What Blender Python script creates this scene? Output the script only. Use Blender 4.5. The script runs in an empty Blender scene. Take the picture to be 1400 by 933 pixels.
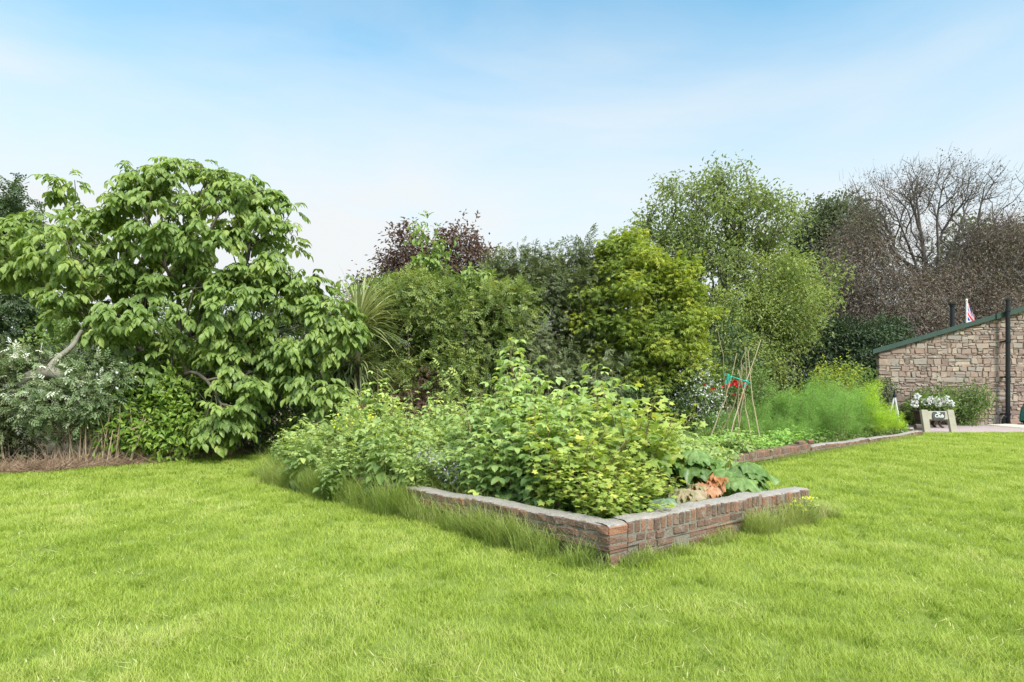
import bpy, math, random
import numpy as np

rng = np.random.default_rng(11)
random.seed(5)
scene = bpy.context.scene
COL = scene.collection
EYE, FPX, HOR = 1.5, 800.0, 525.0

def P(px, py, Y):
    return np.array([(px - 700) / FPX * Y, Y, EYE + (HOR - py) / FPX * Y])

def G(px, Y, z=0.0):
    return np.array([(px - 700) / FPX * Y, Y, z])

def unit(a):
    return a / np.maximum(np.linalg.norm(a, axis=-1, keepdims=True), 1e-9)

_ph = np.random.default_rng(3)
_K = unit(_ph.normal(size=(24, 3))) * _ph.uniform(.6, 1.9, (24, 1))
_PH = _ph.uniform(0, 6.28, 24)

def fnoise(p, freq=1.0):
    """smooth pseudo noise about -1..1 for (N,3) points"""
    return np.sin(p @ (_K.T * freq * 2.2) + _PH).sum(-1) / 6.0

# ------------------------------------------------------------------ mesh building
class Geo:
    def __init__(self):
        self.v, self.f, self.n = [], [], 0      # f: (faces array (F,k), var (F,), mat (F,))

    def add(self, verts, faces, var=0.5, mat=0):
        verts = np.asarray(verts, float).reshape(-1, 3)
        for fa in (faces if isinstance(faces, list) else [faces]):
            fa = np.asarray(fa, np.int64)
            va = np.broadcast_to(np.asarray(var, float), (len(fa),)) if np.ndim(var) == 0 or len(var) == len(fa) else np.resize(var, len(fa))
            ma = np.broadcast_to(np.asarray(mat), (len(fa),))
            self.f.append((fa + self.n, va, ma))
        self.v.append(verts)
        self.n += len(verts)

    def inst(self, tv, tf, R, T, var=0.5, mat=0):
        """template verts tv (n,3), list of face arrays tf; R (N,3,3) columns = axes (scaled); T (N,3)"""
        N, n = len(T), len(tv)
        if N == 0:
            return
        V = np.einsum('nij,kj->nki', R, tv) + T[:, None, :]
        var = np.broadcast_to(np.asarray(var, float), (N,))
        off = (np.arange(N) * n)[:, None, None]
        base = self.n
        for fa in tf:
            F = (fa[None] + off).reshape(-1, fa.shape[1])
            self.f.append((F + base, np.repeat(var, len(fa)), np.full(len(F), mat)))
        self.v.append(V.reshape(-1, 3))
        self.n += N * n

    def mesh(self, name, mats, smooth=False, origin=(0, 0, 0)):
        me = bpy.data.meshes.new(name)
        V = (np.concatenate(self.v) - np.asarray(origin, float)).astype(np.float32)
        me.vertices.add(len(V)); me.vertices.foreach_set('co', V.ravel())
        idx = np.concatenate([f.ravel() for f, _, _ in self.f]).astype(np.int32)
        cnt = np.concatenate([np.full(len(f), f.shape[1]) for f, _, _ in self.f])
        st = np.concatenate([[0], np.cumsum(cnt)[:-1]]).astype(np.int32)
        me.loops.add(len(idx)); me.loops.foreach_set('vertex_index', idx)
        me.polygons.add(len(cnt)); me.polygons.foreach_set('loop_start', st)
        me.polygons.foreach_set('material_index', np.concatenate([m for _, _, m in self.f]).astype(np.int32))
        me.polygons.foreach_set('use_smooth', np.full(len(cnt), bool(smooth)))
        a = me.attributes.new('var', 'FLOAT', 'FACE')
        a.data.foreach_set('value', np.concatenate([v for _, v, _ in self.f]).astype(np.float32))
        for m in (mats if isinstance(mats, (list, tuple)) else [mats]):
            me.materials.append(m)
        me.update(calc_edges=True)
        return me

    def build(self, name, mats, parent=None, smooth=False, origin=(0, 0, 0)):
        o = bpy.data.objects.new(name, self.mesh(name, mats, smooth, origin))
        COL.objects.link(o)
        if parent is not None:
            o.parent = parent
        return o

def tag(o, label=None, cat=None, group=None, kind=None):
    for k, v in (('label', label), ('category', cat), ('group', group), ('kind', kind)):
        if v:
            o[k] = v
    return o

def thing(name, label, cat, loc=(0, 0, 0), group=None):
    o = bpy.data.objects.new(name, None)
    o.empty_display_size = .1
    COL.objects.link(o)
    o.location = [float(c) for c in loc]
    return tag(o, label, cat, group)

def dup(root, loc, rotz=0.0, s=1.0, label=None, sz=None):
    r = root.copy(); COL.objects.link(r)
    put(r, loc, rotz, s, sz)
    if label:
        r['label'] = label
    for ch in list(root.children):
        c = ch.copy(); COL.objects.link(c); c.parent = r
        for g in list(ch.children):
            d = g.copy(); COL.objects.link(d); d.parent = c
    return r

def put(o, loc, rotz=0.0, s=1.0, sz=None):
    o.location = [float(c) for c in loc]
    o.rotation_euler = (0, 0, rotz)
    o.scale = (s, s, sz if sz else s)

def frames(d, n):
    """columns x, d, n with d kept"""
    d = unit(d); x = np.cross(d, n); x = unit(x); n = np.cross(x, d)
    return np.stack([x, d, n], axis=-1)

# ------------------------------------------------------------------ leaf templates (along +Y, normal +Z)
def t_simple(w=.5, fold=.12, droop=.12):
    return (np.array([[0, 0, 0], [-w / 2, .42, fold], [w / 2, .42, fold], [0, 1, -droop]]),
            [np.array([[0, 2, 3], [0, 3, 1]])])

def t_oval(w=.5, fold=.1, droop=.18):
    v = np.array([[0, 0, 0], [0, .5, .02], [0, 1, -droop],
                  [-.36 * w, .2, fold * .7], [-.5 * w, .5, fold], [-.3 * w, .8, fold * .5 - droop * .4],
                  [.36 * w, .2, fold * .7], [.5 * w, .5, fold], [.3 * w, .8, fold * .5 - droop * .4]])
    f = np.array([[0, 1, 4, 3], [1, 2, 5, 4], [0, 6, 7, 1], [1, 7, 8, 2]])
    return v, [f]

def t_lobed():
    pts = []
    for a, r in ((-150, .30), (-115, .5), (-85, .34), (-55, .62), (-28, .42), (0, .72), (28, .42), (55, .62), (85, .34), (115, .5), (150, .30)):
        pts.append([r * math.sin(math.radians(a)), .36 + r * math.cos(math.radians(a)), -.22 * r * r + .05 * (r > .45)])
    v = np.array([[0, .36, .03]] + pts)
    f = np.array([[0, i + 1, i] for i in range(1, 11)])
    return v, [f]

def t_join(items):
    """items: (template, angle deg in plane, offset xyz, scale, pitch)"""
    V, Fs, n = [], {}, 0
    for (tv, tf), a, off, s, pitch in items:
        ca, sa = math.cos(math.radians(a)), math.sin(math.radians(a))
        cp, sp = math.cos(math.radians(pitch)), math.sin(math.radians(pitch))
        p = tv * s
        p = np.stack([p[:, 0], p[:, 1] * cp - p[:, 2] * sp, p[:, 1] * sp + p[:, 2] * cp], -1)
        p = np.stack([p[:, 0] * ca + p[:, 1] * sa, -p[:, 0] * sa + p[:, 1] * ca, p[:, 2]], -1) + np.array(off)
        V.append(p)
        for f in tf:
            Fs.setdefault(f.shape[1], []).append(f + n)
        n += len(p)
    return np.concatenate(V), [np.concatenate(x) for x in Fs.values()]

OV = t_oval(.62, .07, .2)
T_TRI = t_join([(OV, 0, (0, .38, 0), .62, -14), (OV, 72, (.01, .36, 0), .5, -16), (OV, -72, (-.01, .36, 0), .5, -16)])
T_PALM = t_join([(t_simple(.34, .06, .15), a, (0, .1, 0), s, -10) for a, s in ((0, .9), (42, .8), (-42, .8), (85, .55), (-85, .55))])
T_SPRAY = t_join([(t_simple(.5, .1, .1), a, (0, y, 0), s, -8) for a, y, s in ((0, .62, .4), (50, .5, .36), (-50, .45, .36), (55, .28, .36), (-55, .22, .36), (60, .06, .3), (-60, .02, .3))])
T_S = t_simple(); T_OV = t_oval(); T_LOB = t_lobed()
T_NEEDLE = (np.array([[0, 0, 0], [-.03, .4, 0], [.03, .4, 0], [0, 1, 0]]), [np.array([[0, 2, 3], [0, 3, 1]])])
T_PETAL = (np.array([[0, 0, 0]] + [[math.cos(i * 1.2566) * .5, math.sin(i * 1.2566) * .5, .12] for i in range(5)]
                    + [[math.cos(i * 1.2566 + .63) * .28, math.sin(i * 1.2566 + .63) * .28, .06] for i in range(5)]),
           [np.array([[0, 6 + (i - 1) % 5, 1 + i, 6 + i] for i in range(5)])])

# ------------------------------------------------------------------ crowns and skeletons
def blob_points(blobs, n, rmin=.6, bump=.16, zmin=.1, freq=.8, thin=True):
    B = np.asarray(blobs, float)
    area = (B[:, 3] * B[:, 4] + B[:, 3] * B[:, 5] + B[:, 4] * B[:, 5])
    k = rng.choice(len(B), size=int(n * 2.2), p=area / area.sum())
    d = unit(rng.normal(size=(len(k), 3)))
    r = 1 - (1 - rmin) * rng.random(len(k)) ** 1.6
    c, s = B[k, :3], B[k, 3:6]
    p = c + d * s * r[:, None]
    p = c + (p - c) * (1 + bump * fnoise(p, freq) + bump * .8 * fnoise(p + 13, freq * 2.6))[:, None]
    nr = unit(d / s)
    keep = p[:, 2] > zmin
    if thin:
        keep &= fnoise(p - 5, freq * 1.7) > -.62 - .5 * rng.random(len(p))
    for j in range(len(B)):
        q = np.linalg.norm((p - B[j, :3]) / B[j, 3:6], axis=1)
        keep &= (q > .62) | (k == j)
    p, nr = p[keep][:n], nr[keep][:n]
    return p, nr

def clumps(blobs, m, r, core=.8, rj=.45, flat=.8, spread=.45):
    """break a crown into many overlapping leaf masses of radius about r"""
    B = np.asarray(blobs, float); out = [(*b[:3], *(b[3:6] * core)) for b in B] if core else []
    area = B[:, 3] * B[:, 4] + B[:, 3] * B[:, 5] + B[:, 4] * B[:, 5]
    for j in rng.choice(len(B), size=m, p=area / area.sum()):
        d = unit(rng.normal(size=3)); c = B[j, :3] + d * B[j, 3:6] * (1 - spread * rng.random() ** 1.3)
        q = r * (1 + rj * rng.uniform(-1, 1))
        out.append((*c, q, q, q * flat))
    return out

def px_blobs(lst, Y, depth=1.0):
    """(px, py, rx px, ry px [, dY [, depth factor]]) at distance Y -> ellipsoids in metres"""
    out = []
    for b in lst:
        px, py, rx, ry = b[:4]
        yy = Y + (b[4] if len(b) > 4 else 0)
        df = b[5] if len(b) > 5 else depth
        c = P(px, py, yy); s = yy / FPX
        out.append((*c, rx * s, max(rx, ry) * s * df, ry * s))
    return out

def scatter_leaves(geo, tmpl, p, nr, k, spread, L, droop=.35, flat=1.0, up=.8, rnd=.7, var_c=.5, mat=0, vbias=0.0, lj=.3, out=.6):
    N = len(p)
    idx = np.repeat(np.arange(N), k)
    cl = .5 + .5 * np.clip(fnoise(p + 31, 1.6), -1, 1) if N else np.zeros(0)      # shoots of a kind grow together
    off = rng.normal(size=(len(idx), 3)) * spread
    off[:, 2] *= flat
    T = p[idx] + off
    d = nr[idx] * out + rng.normal(size=(len(idx), 3)) * rnd + unit(off + 1e-6) * .5
    d[:, 2] -= droop
    n = nr[idx] * .5 + rng.normal(size=(len(idx), 3)) * .45
    n[:, 2] += up
    R = frames(d, n) * (L * (1 + lj * rng.uniform(-1, 1, len(idx))))[:, None, None]
    var = np.clip(var_c * (.5 * rng.random(N) + .5 * cl)[idx] + (1 - var_c) * rng.random(len(idx)) + vbias, 0, 1)
    ok = T[:, 2] > .02
    geo.inst(tmpl[0], tmpl[1], R[ok], T[ok], var[ok], mat)

def tubes(geo, A, B, ra, rb, sides=5, var=None, mat=0):
    A, B = np.asarray(A, float).reshape(-1, 3), np.asarray(B, float).reshape(-1, 3)
    N = len(A)
    if N == 0:
        return
    d = unit(B - A)
    ref = np.where(np.abs(d[:, 2:3]) > .9, np.array([[1., 0, 0]]), np.array([[0, 0, 1.]]))
    x = unit(np.cross(d, ref)); y = np.cross(d, x)
    a = np.arange(sides) * 2 * math.pi / sides
    ring = np.cos(a)[None, :, None] * x[:, None] + np.sin(a)[None, :, None] * y[:, None]
    ra = np.broadcast_to(ra, (N,)); rb = np.broadcast_to(rb, (N,))
    V = np.concatenate([A[:, None] + ring * ra[:, None, None], B[:, None] + ring * rb[:, None, None]], 1)
    i = np.arange(sides); j = (i + 1) % sides
    f = np.stack([i, j, j + sides, i + sides], -1)
    F = (f[None] + (np.arange(N) * 2 * sides)[:, None, None]).reshape(-1, 4)
    v = np.repeat(rng.random(N) if var is None else np.broadcast_to(var, (N,)), sides)
    geo.add(V.reshape(-1, 3), F, v, mat)

def polytube(geo, pts, r0, r1, sides=6, var=.5, mat=0, cap=True):
    pts = np.asarray(pts, float); n = len(pts)
    d = np.gradient(pts, axis=0); d = unit(d)
    ref = np.array([0.31, .2, .93]) if abs(d[0][2]) < .9 else np.array([1., 0.1, 0])
    x = unit(np.cross(d, ref)); y = np.cross(d, x)
    r = np.asarray([r0 + (r1 - r0) * t for t in np.linspace(0, 1, n)]) if np.ndim(r0) == 0 else np.asarray(r0)
    a = np.arange(sides) * 2 * math.pi / sides
    V = pts[:, None] + (np.cos(a)[None, :, None] * x[:, None] + np.sin(a)[None, :, None] * y[:, None]) * r[:, None, None]
    F = []
    for k in range(n - 1):
        for i in range(sides):
            j = (i + 1) % sides
            F.append([k * sides + i, k * sides + j, (k + 1) * sides + j, (k + 1) * sides + i])
    geo.add(V.reshape(-1, 3), np.array(F), var, mat)
    if cap:
        geo.add(V[-1], np.arange(sides)[None], var, mat)
        geo.add(V[0], np.arange(sides)[None, ::-1], var, mat)

def spline(pts, n):
    pts = np.asarray(pts, float)
    t = np.concatenate([[0], np.cumsum(np.linalg.norm(np.diff(pts, axis=0), axis=1))])
    u = np.linspace(0, t[-1], n)
    q = np.stack([np.interp(u, t, pts[:, i]) for i in range(3)], -1)
    for _ in range(2):
        q[1:-1] = (q[:-2] + 2 * q[1:-1] + q[2:]) / 4
    return q

def skeleton(trunks, pts, seg=.5, alpha=.35, r0=.006, power=2.3, wob=.12, sag=0.0, rmax=1e9, rmin_trunk=0):
    """trunks: polylines (first starts at root; later ones start near an existing node). pts: tips to reach."""
    nodes, par, plen, pdir = [], [], [], []
    def addn(p, q):
        nodes.append(np.asarray(p, float)); par.append(q)
        if q < 0:
            plen.append(0.0); pdir.append(np.array([0, 0, 1.]))
        else:
            v = nodes[-1] - nodes[q]; l = np.linalg.norm(v)
            plen.append(plen[q] + l); pdir.append(v / max(l, 1e-6))
        return len(nodes) - 1
    for ti, tr in enumerate(trunks):
        L = np.linalg.norm(np.diff(np.asarray(tr), axis=0), axis=1).sum()
        q = spline(tr, max(3, int(L / seg) + 2))
        if ti == 0:
            last = addn(q[0], -1)
        else:
            last = int(np.argmin([np.linalg.norm(n - q[0]) for n in nodes]))
        for p in q[1:]:
            last = addn(p, last)
    order = np.argsort(np.linalg.norm(pts - nodes[0], axis=1) + rng.normal(size=len(pts)) * .3)
    tips = []
    for i in order:
        p = pts[i]
        A = np.array(nodes); v = p - A; dist = np.linalg.norm(v, axis=1)
        cosv = (v * np.array(pdir)).sum(1) / np.maximum(dist, 1e-6)
        cost = dist * (1.45 - .55 * cosv) + alpha * np.array(plen)
        q = int(np.argmin(cost))
        m = max(1, int(dist[q] / seg))
        a = nodes[q]; d0 = pdir[q] * dist[q] * .35
        last = q
        for s in range(1, m + 1):
            t = s / m
            x = a * (1 - t) + p * t + d0 * t * (1 - t) * 1.6
            if s < m:
                x = x + rng.normal(size=3) * wob * seg
            x[2] -= sag * t * (1 - t) * dist[q]
            last = addn(x, last)
        tips.append(last)
    n = len(nodes); w = np.zeros(n)
    for t in tips:
        w[t] += 1
    for i in range(n - 1, 0, -1):
        w[par[i]] += max(w[i], .6)
    r = np.minimum(r0 * np.maximum(w, .6) ** (1 / power), rmax)
    return np.array(nodes), np.array(par), r

def tree_mesh(geo, nodes, par, r, sides=6):
    i = np.arange(1, len(nodes)); q = par[1:]
    ra = np.minimum(r[q], r[i] * 1.25)
    big = r[i] > .05
    for m, s in ((big, 9), (~big, sides)):
        tubes(geo, nodes[q][m], nodes[i][m], ra[m], r[i][m], s)

# ------------------------------------------------------------------ materials
def new_mat(name):
    m = bpy.data.materials.new(name); m.use_nodes = True
    nt = m.node_tree; nt.nodes.clear()
    return m, nt, nt.nodes, nt.links

def ramp(nodes, stops, interp='LINEAR'):
    r = nodes.new('ShaderNodeValToRGB'); r.color_ramp.interpolation = interp
    e = r.color_ramp.elements
    while len(e) < len(stops):
        e.new(.5)
    for k, (pos, c) in enumerate(stops):
        e[k].position = pos; e[k].color = (*c, 1)
    return r

def leaf_mat(name, stops, trans=.35, gloss=.05, rough=.42, tcol=(1.2, 1.15, .6), gain=1.75, nz=0.0):
    gloss *= .45; rough += .1
    m, nt, N, L = new_mat(name)
    at = N.new('ShaderNodeAttribute'); at.attribute_name = 'var'
    fac = at.outputs['Fac']
    if nz:
        tx = N.new('ShaderNodeTexCoord'); no = N.new('ShaderNodeTexNoise'); no.inputs['Scale'].default_value = 16; no.inputs['Detail'].default_value = 6
        L.new(tx.outputs['Object'], no.inputs['Vector'])
        mm = N.new('ShaderNodeMath'); mm.operation = 'MULTIPLY_ADD'; mm.inputs[1].default_value = nz; mm.inputs[2].default_value = -nz * .5
        L.new(no.outputs['Fac'], mm.inputs[0])
        aa = N.new('ShaderNodeMath'); aa.use_clamp = True; L.new(fac, aa.inputs[0]); L.new(mm.outputs[0], aa.inputs[1]); fac = aa.outputs[0]
    rp = ramp(N, [(q, tuple(min(.8, v * gain) for v in c)) for q, c in stops]); L.new(fac, rp.inputs[0])
    di = N.new('ShaderNodeBsdfDiffuse'); tr = N.new('ShaderNodeBsdfTranslucent'); gl = N.new('ShaderNodeBsdfGlossy')
    mul = N.new('ShaderNodeMix'); mul.data_type = 'RGBA'; mul.blend_type = 'MULTIPLY'; mul.inputs[0].default_value = 1
    mul.inputs[7].default_value = (*tcol, 1)
    L.new(rp.outputs[0], mul.inputs[6]); L.new(rp.outputs[0], di.inputs[0]); L.new(mul.outputs[2], tr.inputs[0])
    gl.inputs['Roughness'].default_value = rough
    a = N.new('ShaderNodeMixShader'); a.inputs[0].default_value = trans
    b = N.new('ShaderNodeMixShader'); b.inputs[0].default_value = gloss
    L.new(di.outputs[0], a.inputs[1]); L.new(tr.outputs[0], a.inputs[2])
    L.new(a.outputs[0], b.inputs[1]); L.new(gl.outputs[0], b.inputs[2])
    o = N.new('ShaderNodeOutputMaterial'); L.new(b.outputs[0], o.inputs[0])
    return m

def solid_mat(name, stops, rough=.8, noise=6.0, nfac=.5, bump=.3, bscale=40.0, metal=0.0, use_var=True, extra=None):
    """var attribute + object-space noise -> ramp; extra: (scale, color, threshold, amount) blotches"""
    m, nt, N, L = new_mat(name)
    tc = N.new('ShaderNodeTexCoord')
    no = N.new('ShaderNodeTexNoise'); no.inputs['Scale'].default_value = noise; no.inputs['Detail'].default_value = 8
    no.inputs['Roughness'].default_value = .65
    L.new(tc.outputs['Object'], no.inputs['Vector'])
    rp = ramp(N, stops)
    if use_var:
        at = N.new('ShaderNodeAttribute'); at.attribute_name = 'var'
        mx = N.new('ShaderNodeMix'); mx.inputs[0].default_value = nfac
        L.new(at.outputs['Fac'], mx.inputs[2]); L.new(no.outputs['Fac'], mx.inputs[3])
        L.new(mx.outputs[0], rp.inputs[0])
    else:
        L.new(no.outputs['Fac'], rp.inputs[0])
    col = rp.outputs[0]
    for (sc, c, th, am) in (extra or []):
        n2 = N.new('ShaderNodeTexNoise'); n2.inputs['Scale'].default_value = sc; n2.inputs['Detail'].default_value = 6
        n2.inputs['Roughness'].default_value = .7
        L.new(tc.outputs['Object'], n2.inputs['Vector'])
        mr = N.new('ShaderNodeMapRange'); mr.inputs[1].default_value = th; mr.inputs[2].default_value = th + .12
        mr.inputs[4].default_value = am
        L.new(n2.outputs['Fac'], mr.inputs[0])
        mc = N.new('ShaderNodeMix'); mc.data_type = 'RGBA'; mc.inputs[7].default_value = (*c, 1)
        L.new(mr.outputs[0], mc.inputs[0]); L.new(col, mc.inputs[6]); col = mc.outputs[2]
    bs = N.new('ShaderNodeBsdfPrincipled')
    L.new(col, bs.inputs['Base Color']); bs.inputs['Roughness'].default_value = rough; bs.inputs['Metallic'].default_value = metal
    bs.inputs['Specular IOR Level'].default_value = .3
    if bump:
        n3 = N.new('ShaderNodeTexNoise'); n3.inputs['Scale'].default_value = bscale; n3.inputs['Detail'].default_value = 8
        L.new(tc.outputs['Object'], n3.inputs['Vector'])
        bp = N.new('ShaderNodeBump'); bp.inputs['Strength'].default_value = bump; bp.inputs['Distance'].default_value = .02
        L.new(n3.outputs['Fac'], bp.inputs['Height']); L.new(bp.outputs[0], bs.inputs['Normal'])
    o = N.new('ShaderNodeOutputMaterial'); L.new(bs.outputs[0], o.inputs[0])
    return m

def s3(a, b, c):
    return [(0, a), (.5, b), (1, c)]

M = {}
M['bark'] = solid_mat('bark', s3((.05, .04, .03), (.10, .085, .065), (.17, .15, .12)), .9, 5, .6, .6, 18)
M['bark_grey'] = solid_mat('bark_grey', s3((.13, .12, .10), (.24, .22, .19), (.36, .33, .29)), .9, 6, .6, .5, 22, extra=[(3, (.12, .14, .05), .55, .7)])
M['bark_dark'] = solid_mat('bark_dark', s3((.05, .04, .034), (.095, .08, .068), (.15, .13, .11)), .9, 5, .6, .4, 18)
M['stem'] = solid_mat('green_stem', s3((.08, .12, .03), (.14, .17, .05), (.20, .17, .08)), .7, 8, .5, .1)
M['cane'] = solid_mat('raspberry_cane', s3((.12, .13, .05), (.22, .16, .08), (.26, .2, .13)), .7, 8, .5, .1)
M['dry_stem'] = solid_mat('dry_stem', s3((.16, .11, .07), (.33, .25, .16), (.5, .4, .28)), .85, 6, .4, .2)
M['dry_litter'] = solid_mat('dry_litter', s3((.12, .075, .05), (.26, .17, .11), (.42, .31, .22)), .9, 6, .3, .2)
M['stick'] = solid_mat('hazel_stick', s3((.22, .17, .10), (.38, .30, .19), (.52, .44, .32)), .8, 9, .6, .3)

# ------------------------------------------------------------------ world, sun, camera
SUN_EL, SUN_AZ = math.radians(43), math.radians(148)     # azimuth clockwise from +Y (view direction): behind, to the right
w = bpy.data.worlds.new('World'); scene.world = w; w.use_nodes = True
nt = w.node_tree; nt.nodes.clear(); N, L = nt.nodes, nt.links
STR = .1
sky = N.new('ShaderNodeTexSky'); sky.sky_type = 'NISHITA'; sky.sun_disc = False
sky.sun_elevation = SUN_EL; sky.sun_rotation = SUN_AZ; sky.altitude = 50; sky.dust_density = 1.0; sky.ozone_density = 1.6
tc = N.new('ShaderNodeTexCoord')
sx = N.new('ShaderNodeSeparateXYZ'); L.new(tc.outputs['Generated'], sx.inputs[0])
mp = N.new('ShaderNodeMapping'); mp.inputs['Scale'].default_value = (1.1, 1.6, 4.2); mp.inputs['Rotation'].default_value = (0, math.radians(14), 0)
mp.inputs['Location'].default_value = (.35, .1, .2)
L.new(tc.outputs['Generated'], mp.inputs[0])
n1 = N.new('ShaderNodeTexNoise'); n1.inputs['Scale'].default_value = 1.5; n1.inputs['Detail'].default_value = 7; n1.inputs['Roughness'].default_value = .5
n1.inputs['Distortion'].default_value = .4
L.new(mp.outputs[0], n1.inputs['Vector'])
# thin high cloud: solid near the horizon, breaking up overhead
m1 = N.new('ShaderNodeMapRange'); m1.interpolation_type = 'SMOOTHSTEP'
m1.inputs[1].default_value = .20; m1.inputs[2].default_value = .60; m1.inputs[3].default_value = 1.02; m1.inputs[4].default_value = .10
L.new(sx.outputs[2], m1.inputs[0])
m2 = N.new('ShaderNodeMapRange'); m2.inputs[1].default_value = .36; m2.inputs[2].default_value = .68; m2.inputs[3].default_value = -.16; m2.inputs[4].default_value = .20
L.new(n1.outputs['Fac'], m2.inputs[0])
ad = N.new('ShaderNodeMath'); ad.operation = 'ADD'; ad.use_clamp = True
L.new(m1.outputs[0], ad.inputs[0]); L.new(m2.outputs[0], ad.inputs[1])
CLOUD = 2.72
mixc = N.new('ShaderNodeMix'); mixc.data_type = 'RGBA'
mixc.inputs[7].default_value = (CLOUD * .95, CLOUD * .985, CLOUD * 1.0, 1)
skm = N.new('ShaderNodeMix'); skm.data_type = 'RGBA'; skm.blend_type = 'MULTIPLY'; skm.inputs[0].default_value = 1
skm.inputs[7].default_value = (.50, .94, .88, 1)
L.new(sky.outputs[0], skm.inputs[6])
L.new(ad.outputs[0], mixc.inputs[0]); L.new(skm.outputs[2], mixc.inputs[6])
up = N.new('ShaderNodeMapRange'); up.interpolation_type = 'SMOOTHSTEP'      # unseen bright cloud overhead, added as soft fill to lift the shadows
up.inputs[1].default_value = .62; up.inputs[2].default_value = .85; up.inputs[4].default_value = .85
L.new(sx.outputs[2], up.inputs[0])
mixo = N.new('ShaderNodeMix'); mixo.data_type = 'RGBA'; mixo.inputs[7].default_value = (CLOUD * 3.2, CLOUD * 3.2, CLOUD * 3.1, 1)
L.new(up.outputs[0], mixo.inputs[0]); L.new(mixc.outputs[2], mixo.inputs[6])
bg = N.new('ShaderNodeBackground'); bg.inputs[1].default_value = STR
L.new(mixo.outputs[2], bg.inputs[0])
wo = N.new('ShaderNodeOutputWorld'); L.new(bg.outputs[0], wo.inputs[0])

sd = bpy.data.lights.new('sun', 'SUN'); sd.energy = 1.5; sd.angle = math.radians(14); sd.color = (1, .95, .87)
so = bpy.data.objects.new('sun', sd); COL.objects.link(so)
so.location = (10, -10, 30)
so.rotation_euler = (math.pi / 2 - SUN_EL, 0, math.pi - SUN_AZ + math.pi * 0)
# light travels along -Z of the lamp; aim it from the azimuth direction
import mathutils
dirv = mathutils.Vector((math.sin(SUN_AZ) * math.cos(SUN_EL), math.cos(SUN_AZ) * math.cos(SUN_EL), math.sin(SUN_EL)))
so.rotation_euler = dirv.to_track_quat('Z', 'Y').to_euler()

cd = bpy.data.cameras.new('camera'); co = bpy.data.objects.new('camera', cd); COL.objects.link(co)
co.location = (0, 0, EYE); co.rotation_euler = (math.pi / 2, 0, 0)
cd.sensor_width = 36; cd.lens = FPX / 1400 * 36; cd.shift_y = (HOR - 466.5) / 1400
cd.clip_start = .05; cd.clip_end = 3000
scene.camera = co
vs = scene.view_settings
vs.view_transform = 'Standard'; vs.look = 'None'; vs.gamma = 1; vs.use_curve_mapping = False; vs.exposure = 1.8
scene.cycles.max_bounces = 8; scene.cycles.diffuse_bounces = 5; scene.cycles.transmission_bounces = 4; scene.cycles.glossy_bounces = 2
scene.cycles.use_denoising = True

# ------------------------------------------------------------------ ground
def in_poly(x, y, poly):
    poly = np.asarray(poly); inside = np.zeros(len(x), bool); j = len(poly) - 1
    for i in range(len(poly)):
        xi, yi = poly[i]; xj, yj = poly[j]
        c = ((yi > y) != (yj > y)) & (x < (xj - xi) * (y - yi) / (yj - yi + 1e-12) + xi)
        inside ^= c; j = i
    return inside

BED1 = [(.78, 4.78), (3.42, 6.62), (2.2, 8.3), (3.6, 10.2), (2.0, 14.0), (-5.0, 13.2), (-3.75, 9.3)]
BED2 = [(3.75, 10.2), (6.35, 12.35), (8.9, 14.5), (11.9, 16.9), (13.0, 18.6), (8, 19.5), (-1, 19.5), (1.5, 13.5)]
HEDGE = [(-30, 9.4), (-8.4, 9.65), (-7.9, 9.85), (-6.96, 10.75), (-6.45, 11.6), (-5.3, 12.8), (-4.6, 13.2), (2, 14), (1, 19.4), (8, 19.5), (13.2, 18.8), (13.4, 21.5), (40, 24), (40, 45), (-40, 45)]
PATH = [(10.2, 17.7), (11.9, 17.75), (14, 17.9), (24, 18.1), (24, 21.6), (13.3, 21.6), (13.0, 18.9), (11.6, 18.2)]

M['lawn_ground'] = solid_mat('lawn_ground', s3((.07, .10, .018), (.15, .20, .035), (.24, .27, .07)), .95, 2.2, 1, .4, 60, use_var=False, extra=[(9, (.20, .19, .075), .60, .5)])
M['soil'] = solid_mat('soil', s3((.03, .024, .018), (.065, .048, .034), (.12, .09, .065)), .95, 5, 1, .8, 25, use_var=False)
M['litter'] = solid_mat('hedge_soil', s3((.05, .04, .025), (.11, .08, .055), (.22, .16, .11)), .95, 3, 1, .8, 25, use_var=False, extra=[(2, (.08, .12, .03), .52, .8)])
M['gravel'] = solid_mat('gravel', s3((.16, .12, .12), (.34, .27, .27), (.55, .47, .46)), .95, 26, 1, .8, 40, use_var=False)

def sheet(name, poly, z, mat, kind='structure'):
    g = Geo(); g.add([(x, y, z) for x, y in poly], np.arange(len(poly))[None])
    o = g.build(name, mat); return tag(o, kind=kind)

sheet('lawn', [(-1500, -1500), (1500, -1500), (1500, 1500), (-1500, 1500)], 0, M['lawn_ground'])
sheet('hedge_soil', HEDGE, .004, M['litter'])
sheet('far_bed_soil', BED2, .06, M['soil'])
sheet('near_bed_soil', BED1, .13, M['soil'])
sheet('gravel_path', PATH, .012, M['gravel'])

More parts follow.
